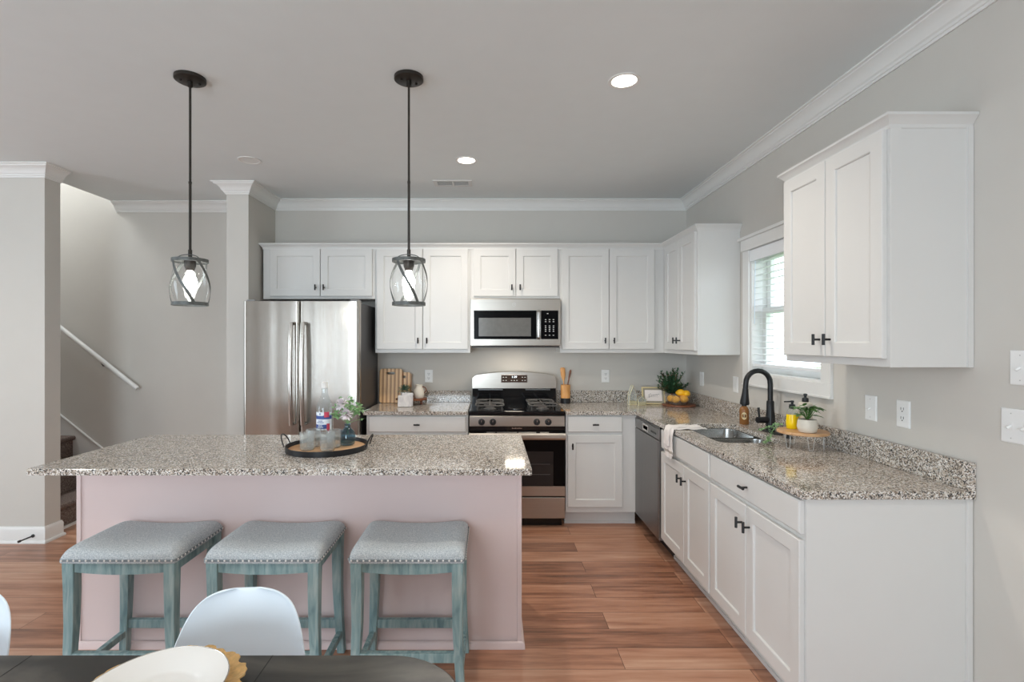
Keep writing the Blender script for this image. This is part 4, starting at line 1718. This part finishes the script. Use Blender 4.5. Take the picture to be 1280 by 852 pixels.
# tumblers
tg = None
def make_tumbler(x, y, lab):
    t = thing('glass_tumbler', lab, 'glass', (x, y, tz), 'ribbed tumblers on the tray')
    b = MB()
    b.lathe(x, y, [(.031, tz), (.034, tz + .004), (.0365, tz + .088), (.0345, tz + .088), (.0325, tz + .010), (.02, tz + .008)], 72, rib=.022, nrib=24)
    b.build('tumbler_glass', M['glassw'], t, smooth=60)
    return t
make_tumbler(-.918, 2.545, 'clear ribbed tumbler at the front left of the tray')
make_tumbler(-.915, 2.627, 'clear ribbed tumbler just behind the front left one')
make_tumbler(-.812, 2.528, 'clear ribbed tumbler at the front center of the tray')
make_tumbler(-.805, 2.606, 'clear ribbed tumbler between front center tumbler and blue vase')
# vase
vx, vy = -.752, 2.665
vs2 = thing('bud_vase', 'dark blue glass bud vase standing on the tray', 'vase', (vx, vy, tz))
b = MB()
b.lathe(vx, vy, bottle_profile(tz, [(.028, 0), (.037, .006), (.041, .025), (.041, .05), (.034, .072), (.018, .088), (.0135, .098), (.017, .110), (.015, .110), (.011, .098), (.015, .088), (.030, .072), (.037, .05), (.036, .02), (.02, .01)]), 32)
b.build('vase_glass', M['glassb'], vs2, smooth=60)
bq = thing('flower_bouquet', 'small bouquet of pale pink flowers and green leaves in the vase', 'flowers', (vx, vy, tz + .06))
b = MB()
random.seed(5)
stems = []
for i in range(16):
    d = sph_dir(.65, 1.5)
    d.y *= .8
    e_ = Vector((vx - .006, vy, tz + .118)) + d * random.uniform(.06, .118)
    b.tube([(vx + random.uniform(-.005, .005), vy + random.uniform(-.005, .005), tz + .055), (vx, vy, tz + .11), tuple(e_)], .0011, 5)
    stems.append(e_)
b.tube([(vx, vy, tz + .11), (vx + .05, vy - .01, tz + .165), (vx + .115, vy - .01, tz + .185)], .0012, 5)
b.tube([(vx, vy, tz + .11), (vx + .05, vy, tz + .13), (vx + .085, vy, tz + .135)], .0011, 5)
b.build('stems', M['leafpale'], bq)
b = MB()
for e_ in stems:
    for k in range(9):
        leaf(b, e_ + Vector([random.uniform(-.014, .014) for _ in range(3)]), sph_dir(-.5, 1.2), random.uniform(.022, .036), random.uniform(.014, .024))
for k in range(12):
    q = k / 12
    leaf(b, (vx + .05 + .035 * q, vy, tz + .13 + .005 * q), sph_dir(-.4, .9), .014, .006)
for k in range(10):
    leaf(b, (vx - .03, vy, tz + .20 + .002 * k), (-.6 + random.uniform(-.3, .3), random.uniform(-.5, .5), .6), .03, .018)
b.build('foliage', M['leafpale'], bq, smooth=0)
b = MB()
for k in range(20):
    q = k / 20
    leaf(b, (vx + .06 + .06 * q, vy - .01, tz + .17 + .016 * q), sph_dir(-.2, 1.0), .011, .005)
b.build('lavender_sprig', pbr('sprig_grey', srgb(170, 172, 184), .7), bq, smooth=0)
for (dx, dy, dz, rr) in ((-.016, -.050, .216, .044), (.010, -.058, .166, .042)):
    b = MB()
    c_ = Vector((vx + dx, vy + dy, tz + dz))
    for k in range(120):
        d = sph_dir(-.9, 1.5)
        d.y -= .4
        leaf(b, c_ + d.normalized() * rr * .25, d, rr * random.uniform(.45, .72), rr * .26, .1)
    b.build('bloom', M['petal'], bq, smooth=0)

# --- boards, riser, plant, pitcher left of the range
def cutting_board(name, label, cx, w_, h_, base_y, tilt, hole_w, mat, yaw=0, hx=0):
    t = thing(name, label, 'cutting board', (cx, base_y, TZ), 'bamboo cutting boards left of the range')
    th = .016
    outer = rrect(-w_ / 2, w_ / 2, 0, h_, .028, 5)
    hol = rrect(hx - hole_w / 2, hx + hole_w / 2, h_ - .052, h_ - .030, .0105, 4)
    mb = slab_with_hole(outer, hol, 0, th)
    ct, st = math.cos(tilt), math.sin(tilt)
    og = t['_og']
    for i, v in enumerate(mb.v):
        x, u, d_ = v.x, v.y, v.z
        y = base_y + u * st - d_ * ct
        z_ = TZ + .0008 + u * ct + d_ * st
        mb.v[i] = Vector((cx + x * math.cos(yaw) + 0, y + x * math.sin(yaw), z_))
    mb.build('board', mat, t, bevel=.002, smooth=20)
    return t
cutting_board('cutting_board', 'large striped bamboo cutting board with slot handle leaning on backsplash', -.905, .205, .305, 4.575, A(6), .075, M['bamboo'], 0)
cutting_board('cutting_board', 'small striped bamboo cutting board partly behind the large one', -.80, .15, .270, 4.612, A(2.5), .05, M['bamboo'], 0, hx=.0)
rs = thing('wooden_riser', 'small dark wooden riser holding pitcher and plant left of range', 'riser', (-.70, 4.448, TZ))
b = MB()
b.lathe(-.70, 4.448, [(.100, TZ + .042), (.104, TZ + .046), (.104, TZ + .056), (.101, TZ + .058)], 36, squash=(1.3, 1))
b.build('riser_top', M['walnut'], rs)
for a in (A(30), A(150), A(270)):
    MB().tube([(-.70 + .09 * math.cos(a), 4.448 + .065 * math.sin(a), TZ + .0435), (-.70 + .095 * math.cos(a), 4.448 + .07 * math.sin(a), TZ + .0012)], .012, 10).build('leg', M['walnut'], rs)
rz = TZ + .0585
pt = thing('milk_pitcher', 'small cream pitcher with handle on the wooden riser', 'pitcher', (-.632, 4.43, rz))
b = MB()
b.lathe(-.632, 4.43, [(.034, rz), (.040, rz + .004), (.046, rz + .035), (.044, rz + .065), (.031, rz + .090), (.028, rz + .100), (.032, rz + .118), (.029, rz + .118), (.025, rz + .10), (.02, rz + .09)], 28)
b.build('pitcher_body', M['ceramic'], pt, smooth=60)
b = MB()
b.tube([(-.603, 4.43, rz + .100), (-.577, 4.43, rz + .092), (-.568, 4.43, rz + .068), (-.586, 4.43, rz + .045)], .0045, 8)
b.build('handle', M['walnut'], pt)
pp = thing('potted_plant', 'small blue-green leafy plant in white pot on the riser', 'plant', (-.758, 4.455, rz))
b = MB()
b.lathe(-.758, 4.455, [(.030, rz), (.034, rz + .003), (.039, rz + .05), (.036, rz + .05), (.034, rz + .044), (.01, rz + .043)], 24)
b.build('pot', M['whitecer'], pp, smooth=50)
b = MB()
random.seed(8)
for k in range(230):
    d = sph_dir(-.15, 1.45)
    q = random.uniform(.015, .045)
    leaf(b, Vector((-.758, 4.455, rz + .055)) + Vector((d.x * q * 1.35, d.y * q, d.z * q * 1.1)), d, random.uniform(.014, .024), random.uniform(.009, .014))
b.build('foliage', M['leafgrey'], pp, smooth=0)
for (lab, cx, cy, w_, h_, tl, yaw) in (('white marbled square coaster leaning in front of the small plant', -.732, 4.283, .112, .098, A(14), A(6)), ('white square coaster standing behind the front one', -.712, 4.312, .092, .115, A(8), A(-2))):
    mb = slab_with_hole(rrect(-w_ / 2, w_ / 2, 0, h_, .006, 3), None, 0, .009)
    for i, v in enumerate(mb.v):
        x, u, d_ = v.x, v.y, v.z
        yy = cy + u * math.sin(tl) - d_ * math.cos(tl)
        mb.v[i] = Vector((cx + x * math.cos(yaw), yy + x * math.sin(yaw), TZ + .0008 + u * math.cos(tl) + d_ * math.sin(tl)))
    t = mb.build('coaster', M['tile'], origin=(cx, cy, TZ), bevel=.0015, smooth=20)
    tag(t, lab, 'coaster', 'white coasters')

# --- utensil crock
ux, uy = .652, 4.545
uc = thing('utensil_crock', 'wooden utensil crock with black base right of the range', 'utensil holder', (ux, uy, TZ))
b = MB()
b.lathe(ux, uy, [(.042, TZ + .0005), (.042, TZ + .048)], 32)
b.build('base', M['black'], uc)
b = MB()
b.lathe(ux, uy, [(.0422, TZ + .0482), (.0422, TZ + .165), (.037, TZ + .165), (.037, TZ + .06), (.01, TZ + .055)], 32)
b.build('cup', M['wood'], uc)


def utensil(label, pts, head, mat, name='wooden_spoon'):
    b = MB()
    b.tube(pts, .0055, 8)
    d = (Vector(pts[-1]) - Vector(pts[0])).normalized()
    p = Vector(pts[-1])
    loops = []
    for q, wd in head:
        c_ = p + d * q
        loops.append([(c_.x + wd * math.cos(2 * PI * k / 12), c_.y + .0045 * math.sin(2 * PI * k / 12), c_.z) for k in range(12)])
    b.loft(loops)
    tag(b.build(name, mat, origin=pts[0], smooth=60), label, 'utensil', 'wooden utensils in the crock')


utensil('light wooden spatula standing in the crock', [(ux - .005, uy, TZ + .062), (ux - .016, uy + .004, TZ + .20)], [(0, .007), (.02, .014), (.05, .020), (.09, .022), (.11, .021), (.118, .014)], M['wood'], 'wooden_spatula')
utensil('thin dark wooden spoon leaning right in the crock', [(ux + .000, uy - .006, TZ + .062), (ux + .030, uy - .004, TZ + .22)], [(0, .006), (.02, .009), (.05, .011), (.07, .010), (.08, .004)], M['walnut'])

# --- right corner: glass houses, frame, fruit bowl, shrub
def glass_house(label, cx, cy, w_, d_, hb, hr_, grp='little glass houses with gold bases'):
    t = thing('glass_house', label, 'ornament', (cx, cy, TZ), grp)
    x0, x1, y0, y1 = cx - w_ / 2, cx + w_ / 2, cy - d_ / 2, cy + d_ / 2
    z0, z1, z2 = TZ + .0006, TZ + hb, TZ + hr_
    b = MB()
    b.box(x0 + .002, x1 - .002, y0 + .002, y1 - .002, z0, TZ + .034 if hr_ > .12 else TZ + .028)
    b.build('base', M['brass'], t, smooth=0)
    b = MB()
    b.loft([[(x0, y, z0), (x1, y, z0), (x1, y, z1), (cx, y, z2), (x0, y, z1)] for y in (y0, y1)])
    b.build('glass_panels', thin_glass('house_glass', (.9, .94, .93, 1), .03, 2.0, 1.5, diffuse=.25), t, smooth=0)
    b = MB()
    for y in (y0, y1):
        lp = [(x0, y, z0), (x1, y, z0), (x1, y, z1), (cx, y, z2), (x0, y, z1)]
        for k in range(5):
            b.tube([lp[k], lp[(k + 1) % 5]], .0012, 5)
    for (x, z_) in ((x0, z1), (x1, z1), (cx, z2), (x0, z0), (x1, z0)):
        b.tube([(x, y0, z_), (x, y1, z_)], .0012, 5)
    b.build('wire_frame', M['brass'], t)
glass_house('taller glass house ornament with pointed roof left of the frame', 1.222, 4.46, .062, .06, .085, .168)
glass_house('lower glass house ornament tucked against the picture frame', 1.292, 4.43, .070, .06, .050, .078)

fc = (1.408, 4.46)
pf = thing('picture_frame', 'small gold picture frame with handwritten word on the counter', 'picture frame', (fc[0], fc[1], TZ))
tl = A(10)
def Ff(x, d_, u):
    yaw = A(-7)
    y = fc[1] + u * math.sin(tl) - d_ * math.cos(tl)
    return (fc[0] + x * math.cos(yaw), y + x * math.sin(yaw), TZ + .001 + u * math.cos(tl) + d_ * math.sin(tl))
FW, FH = .196, .150
b = MB(Ff)
L_ = []
for ins, d_ in ((0, 0), (0, .014), (.010, .014), (.010, .006)):
    L_.append([(-FW / 2 + ins, d_, ins), (FW / 2 - ins, d_, ins), (FW / 2 - ins, d_, FH - ins), (-FW / 2 + ins, d_, FH - ins)])
b.loft(L_, True, False)
b.build('frame', M['brass'], pf, smooth=0)
b = MB(Ff)
b.box(-FW / 2 + .010, FW / 2 - .010, .002, .006, .010, FH - .010)
b.build('mat_board', pbr('mat_grey', srgb(160, 154, 138), .6), pf, smooth=0)
b = MB(Ff)
b.box(-FW / 2 + .026, FW / 2 - .026, .006, .0075, .030, FH - .026)
pa = b.build('paper', M['paper'], pf, smooth=0)
b = MB(Ff)
pts = []
for k in range(60):
    q = k / 59
    x = -.045 + .09 * q
    amp = .014 * math.exp(-((q - .15) / .12) ** 2) + .006
    pts.append((x + .006 * math.sin(q * 34), .0082, .074 + amp * math.sin(q * 34 + 1) + .010 * q))
b.tube(pts, .0009, 4)
b.tube([(-.052, .0082, .062), (-.01, .0082, .066), (.04, .0082, .064)], .0007, 4)
b.build('handwriting', M['ink'], pa)

bd = (1.592, 4.365)
wbd = MB()
wbd.lathe(bd[0], bd[1], [(.132, TZ + .0006), (.138, TZ + .005), (.138, TZ + .014), (.134, TZ + .017)], 48)
tag(wbd.build('round_board', M['walnut'], origin=(bd[0], bd[1], TZ)), 'round dark wooden board under the glass fruit bowl', 'board')
bz = TZ + .0175
bwc = (1.572, 4.335)
bw = MB()
bw.lathe(bwc[0], bwc[1], [(.055, bz + .0002), (.075, bz + .006), (.098, bz + .035), (.107, bz + .085), (.1055, bz + .085), (.095, bz + .037), (.072, bz + .011), (.02, bz + .008)], 56, rib=.006, nrib=28)
tag(bw.build('fruit_bowl', thin_glass('bowl_glass', (.96, .93, .90, 1), .05, 1.2, 1.45, diffuse=.08), origin=(bwc[0], bwc[1], bz), smooth=60), 'clear ribbed glass bowl of lemons in the far corner', 'bowl')
lemons = [(.035, -.045, .050, 'yellow orange lemon at the front right of the bowl'), (-.030, -.035, .046, 'lemon low at the front left in the glass bowl'),
          (.048, .020, .050, 'lemon at the back right of the bowl'), (-.045, .030, .045, 'lemon at the back left under the shrub'),
          (.020, -.012, .098, 'topmost lemon rising out of the bowl, left one'), (.062, -.030, .092, 'lemon heaped over the bowl rim at right')]
for (dx, dy, dz, lab) in lemons:
    b = MB()
    c_ = (bwc[0] + dx, bwc[1] + dy, bz + dz)
    loops = []
    ang = random.uniform(0, PI)
    for i in range(1, 12):
        a = PI * i / 12
        r_ = .031 * math.sin(a)
        ax = -.037 * math.cos(a) * (1.12 if i in (1, 11) else 1)
        lp = []
        for k in range(16):
            p = Vector((ax, r_ * math.cos(2 * PI * k / 16), r_ * math.sin(2 * PI * k / 16)))
            p = Matrix.Rotation(ang, 3, 'Z') @ p
            lp.append((c_[0] + p.x, c_[1] + p.y, c_[2] + p.z))
        loops.append(lp)
    b.loft(loops)
    tag(b.build('lemon', M['lemon'], origin=c_, smooth=80), lab, 'lemon', 'lemons in the glass bowl')
sb = thing('leafy_shrub', 'dense dark green leafy plant behind the lemons in the corner', 'plant', (1.545, 4.405, bz + .04))
b = MB()
f2 = MB()
random.seed(11)
for i in range(60):
    d = sph_dir(.30, 1.5)
    L = random.uniform(.13, .24)
    base = Vector((1.545, 4.400, bz + .075))
    e_ = base + Vector((d.x * L * .66, d.y * L * .5, d.z * L))
    e_.y = min(e_.y, 4.53)
    e_.x = min(e_.x, 1.69)
    b.tube([tuple(base), tuple(base.lerp(e_, .5) + Vector((0, 0, .008))), tuple(e_)], .0015, 5)
    for k in range(24):
        q = .12 + .88 * k / 23
        p = base.lerp(e_, q)
        dd = (d * .9 + sph_dir(-.3, .9)).normalized()
        leaf(f2, p, dd, random.uniform(.024, .036), random.uniform(.012, .018), .05)
b.tube([(1.545, 4.400, bz + .045), (1.545, 4.400, bz + .08)], .006, 8)
b.build('stems', M['walnut'], sb)
f2.build('foliage', M['leafdark'], sb, smooth=0)

# --- amber bottle by the faucet
ax_, ay_ = 1.672, 3.395
ab = thing('amber_bottle', 'small amber soap bottle with round cream label behind the sink', 'bottle', (ax_, ay_, TZ))
b = MB()
b.lathe(ax_, ay_, [(r, TZ + .0006 + z) for r, z in ((.026, 0), (.029, .004), (.029, .095), (.024, .110), (.014, .118), (.014, .125))], 24)
b.build('bottle_body', M['amber'], ab, smooth=50)
b = MB()
b.lathe(ax_, ay_, [(.0165, TZ + .122), (.0165, TZ + .148), (.014, TZ + .150)], 20)
b.build('cap', M['black'], ab)
b = MB()
va = math.atan2(-ay_, -ax_)
pts = [(0, 0)]
def lab_p(u_, v_):
    a = va + u_ / .0294
    return (ax_ + .0294 * math.cos(a), ay_ + .0294 * math.sin(a), TZ + .058 + v_)
ringp = [lab_p(.017 * math.cos(2 * PI * k / 20), .024 * math.sin(2 * PI * k / 20)) for k in range(20)]
b.add([lab_p(0, 0)] + ringp, [(0, 1 + k, 1 + (k + 1) % 20) for k in range(20)])
b.m = 1
def lab2(u_, v_):
    a = va + u_ / .0298
    return (ax_ + .0298 * math.cos(a), ay_ + .0298 * math.sin(a), TZ + .058 + v_)
for v_, ww in ((.009, .016), (.001, .012), (-.007, .018), (-.013, .010)):
    q = [lab2(-ww / 2, v_), lab2(0, v_), lab2(ww / 2, v_), lab2(ww / 2, v_ + .003), lab2(0, v_ + .003), lab2(-ww / 2, v_ + .003)]
    b.add(q, [(0, 1, 4, 5), (1, 2, 3, 4)])
b.build('label', [M['labelcream'], M['ink']], ab, smooth=60)

# --- raised wood stand with soap and plant
sc_ = (1.605, 2.645)
cs = thing('wood_riser', 'round wooden stand on thin wire legs near the window', 'stand', (sc_[0], sc_[1], TZ))
b = MB()
b.lathe(sc_[0], sc_[1], [(.113, TZ + .074), (.119, TZ + .077), (.119, TZ + .086), (.116, TZ + .089)], 44)
b.build('stand_top', M['oak'], cs)
for a in (A(195), A(262), A(330), A(90)):
    b = MB()
    x, y = sc_[0] + .092 * math.cos(a), sc_[1] + .092 * math.sin(a)
    tx, ty = -.018 * math.sin(a), .018 * math.cos(a)
    b.tube([(x - tx, y - ty, TZ + .0735), (x - tx * .5, y - ty * .5, TZ + .003), (x + tx * .5, y + ty * .5, TZ + .003), (x + tx, y + ty, TZ + .0735)], .0016, 6)
    b.build('wire_leg', M['plate'], cs)
sz = TZ + .0895


def pump_bottle(name, label, x, y, z0, prof, body, fill=None, ph=.03, noz=(-1, 0), shoulder=None):
    t = thing(name, label, 'soap bottle', (x, y, z0))
    b = MB()
    b.lathe(x, y, [(r, z0 + z) for r, z in prof], 24)
    b.build('bottle_body', body, t, smooth=50)
    zt = z0 + prof[-1][1]
    if shoulder:
        b = MB()
        b.lathe(x, y, [(r, z0 + z) for r, z in shoulder], 24)
        b.build('shoulder', M['glassw'], t, smooth=50)
        zt = z0 + shoulder[-1][1]
    b = MB()
    b.lathe(x, y, [(.015, zt - .001), (.016, zt + .004), (.015, zt + .020), (.006, zt + .024), (.006, zt + .024 + ph), (.009, zt + .026 + ph), (.009, zt + .034 + ph), (.004, zt + .036 + ph)], 16)
    b.tube([(x, y, zt + .030 + ph), (x + noz[0] * .038, y + noz[1] * .038, zt + .027 + ph)], .0036, 8)
    b.build('pump', M['black'], t)
    return t


pump_bottle('soap_bottle', 'yellow soap bottle with black pump on the wooden stand', 1.583, 2.700, sz, [(.024, 0), (.028, .003), (.030, .03), (.027, .075)], M['yellow'],
            shoulder=[(.027, .0755), (.026, .085), (.020, .100), (.014, .106)], ph=.006, noz=(-.9, .4))
pump_bottle('soap_bottle', 'white pump bottle with black pump standing behind the plant under the window', 1.652, 2.700, sz, [(.030, 0), (.034, .003), (.034, .125), (.031, .135), (.014, .140)], M['ceramic'], ph=.008, noz=(.6, .6))
px_, py_ = 1.592, 2.585
po = thing('potted_plant', 'green broad-leaved plant in round cream pot on the stand', 'plant', (px_, py_, sz))
b = MB()
b.lathe(px_, py_, [(.032, sz), (.040, sz + .004), (.0465, sz + .028), (.044, sz + .055), (.040, sz + .066), (.037, sz + .066), (.038, sz + .058), (.01, sz + .057)], 32)
b.build('pot', M['ceramic'], po, smooth=50)
b = MB()
b.lathe(px_, py_, [(.037, sz + .0575), (.03, sz + .063), (.01, sz + .066)], 20)
b.build('soil', M['soil'], po)
b = MB()
st_ = MB()
random.seed(21)
for i in range(26):
    a = random.uniform(0, 2 * PI)
    q = random.uniform(.3, 1)
    e_ = Vector((px_ + math.cos(a) * .055 * q - .002, py_ + math.sin(a) * .055 * q, sz + .085 + random.uniform(0, .045)))
    e_.x = min(e_.x, RX - .07)
    st_.tube([(px_, py_, sz + .06), tuple(Vector((px_, py_, sz + .06)).lerp(e_, .6) + Vector((0, 0, .012))), tuple(e_)], .0014, 5)
    d = Vector((math.cos(a), math.sin(a), random.uniform(-.3, .5)))
    leaf(b, e_ - d * .012, d, random.uniform(.04, .058), random.uniform(.020, .028), .15)
    leaf(b, e_ - d * .02, sph_dir(-.2, .8), random.uniform(.03, .045), random.uniform(.016, .022), .15)
st_.build('stems', M['leaf'], po)
b.build('foliage', M['leaf'], po, smooth=0)
# trailing sprig
gs = thing('trailing_sprig', 'pale green leafy sprig trailing from the stand onto granite', 'plant', (1.50, 2.72, TZ))
b = MB()
f3 = MB()
random.seed(4)
for (p0, p1, p2) in (((1.545, 2.745, sz + .012), (1.50, 2.76, sz - .01), (1.49, 2.75, TZ + .012)), ((1.54, 2.75, sz + .010), (1.515, 2.80, sz + .0), (1.485, 2.83, TZ + .055)), ((1.50, 2.76, TZ + .03), (1.47, 2.73, TZ + .02), (1.445, 2.70, TZ + .010))):
    P0, P1, P2 = map(Vector, (p0, p1, p2))
    cv = [tuple(P0.lerp(P1, q).lerp(P1.lerp(P2, q), q)) for q in [k / 8 for k in range(9)]]
    b.tube(cv, .0012, 5)
    for c_ in cv:
        for k in range(3):
            leaf(f3, c_, sph_dir(.0, .9), random.uniform(.016, .026), random.uniform(.008, .013))
b.build('stems', M['leafpale'], gs)
f3.build('foliage', M['leafpale'], gs, smooth=0)

# --- towel over the sink base edge
tw = thing('dish_towel', 'white cotton dish towel hanging over the counter front edge', 'towel', (1.2, 3.23, TZ))
def towel_sheet(y0_, y1_, prof, mats, thk=.004):
    mb = MB()
    n = 14
    pts = []
    for i, (x, z_, spread) in enumerate(prof):
        for k in range(n + 1):
            q = k / n
            y = y0_ + (y1_ - y0_) * q
            wob = .003 * math.sin(q * 11 + i * .35) * spread
            pts.append((x - wob - .0, y + .004 * math.sin(i * .7) * spread, z_ + (.0015 * math.sin(q * 9 + i) if z_ > TZ else 0) + (.006 * q * spread if i == len(prof) - 1 else 0)))
    for i in range(len(prof) - 1):
        zz = (prof[i][1] + prof[i + 1][1]) / 2
        mb.m = 1 if (.762 < zz < .776) else 0
        b0 = i * (n + 1)
        mb.add([pts[j] for j in range(b0, b0 + 2 * (n + 1))], [(k, k + 1, n + 2 + k, n + 1 + k) for k in range(n)])
    mb.clean = True
    return mb
prof = [(1.33 - .016 * k, TZ + .0065 + .0015 * math.sin(k), .0) for k in range(12)] + [(1.134, TZ + .0075, .1), (1.124, TZ + .002, .2), (1.1205, TZ - .01, .3)]
zz = TZ - .02
while zz > .725:
    prof.append((1.1165 - .0035 * min(1, (TZ - zz) / .1), zz, .6 + .4 * (TZ - zz) / .18))
    zz -= .0068
towel_sheet(3.165, 3.300, prof, None).build('front_layer', [M['towel'], M['towelstripe']], tw, smooth=80, solid=.0045)
prof = [(1.31 - .016 * k, TZ + .0125 + .0015 * math.sin(k + 1), .0) for k in range(11)] + [(1.136, TZ + .0135, .1), (1.119, TZ + .006, .2), (1.1125, TZ - .01, .3)]
zz = TZ - .02
while zz > .80:
    prof.append((1.1085 - .004 * min(1, (TZ - zz) / .1), zz, .5))
    zz -= .0068
towel_sheet(3.20, 3.29, prof, None).build('folded_layer', [M['towel'], M['towelstripe']], tw, smooth=80, solid=.0045)

# --- outside: hedge and neighbour's house
random.seed(31)
hg = MB()
for i in range(2600):
    c_ = Vector((random.uniform(3.5, 6.5), random.uniform(9, 15), random.uniform(-.5, .75)))
    leaf(hg, c_, sph_dir(-.3, 1.3), random.uniform(.10, .2), random.uniform(.06, .1))
tag(hg.build('garden_hedge', M['leaf'], origin=(5, 12, -.5), smooth=0), 'green garden hedge beyond the kitchen window', 'hedge', kind='stuff')
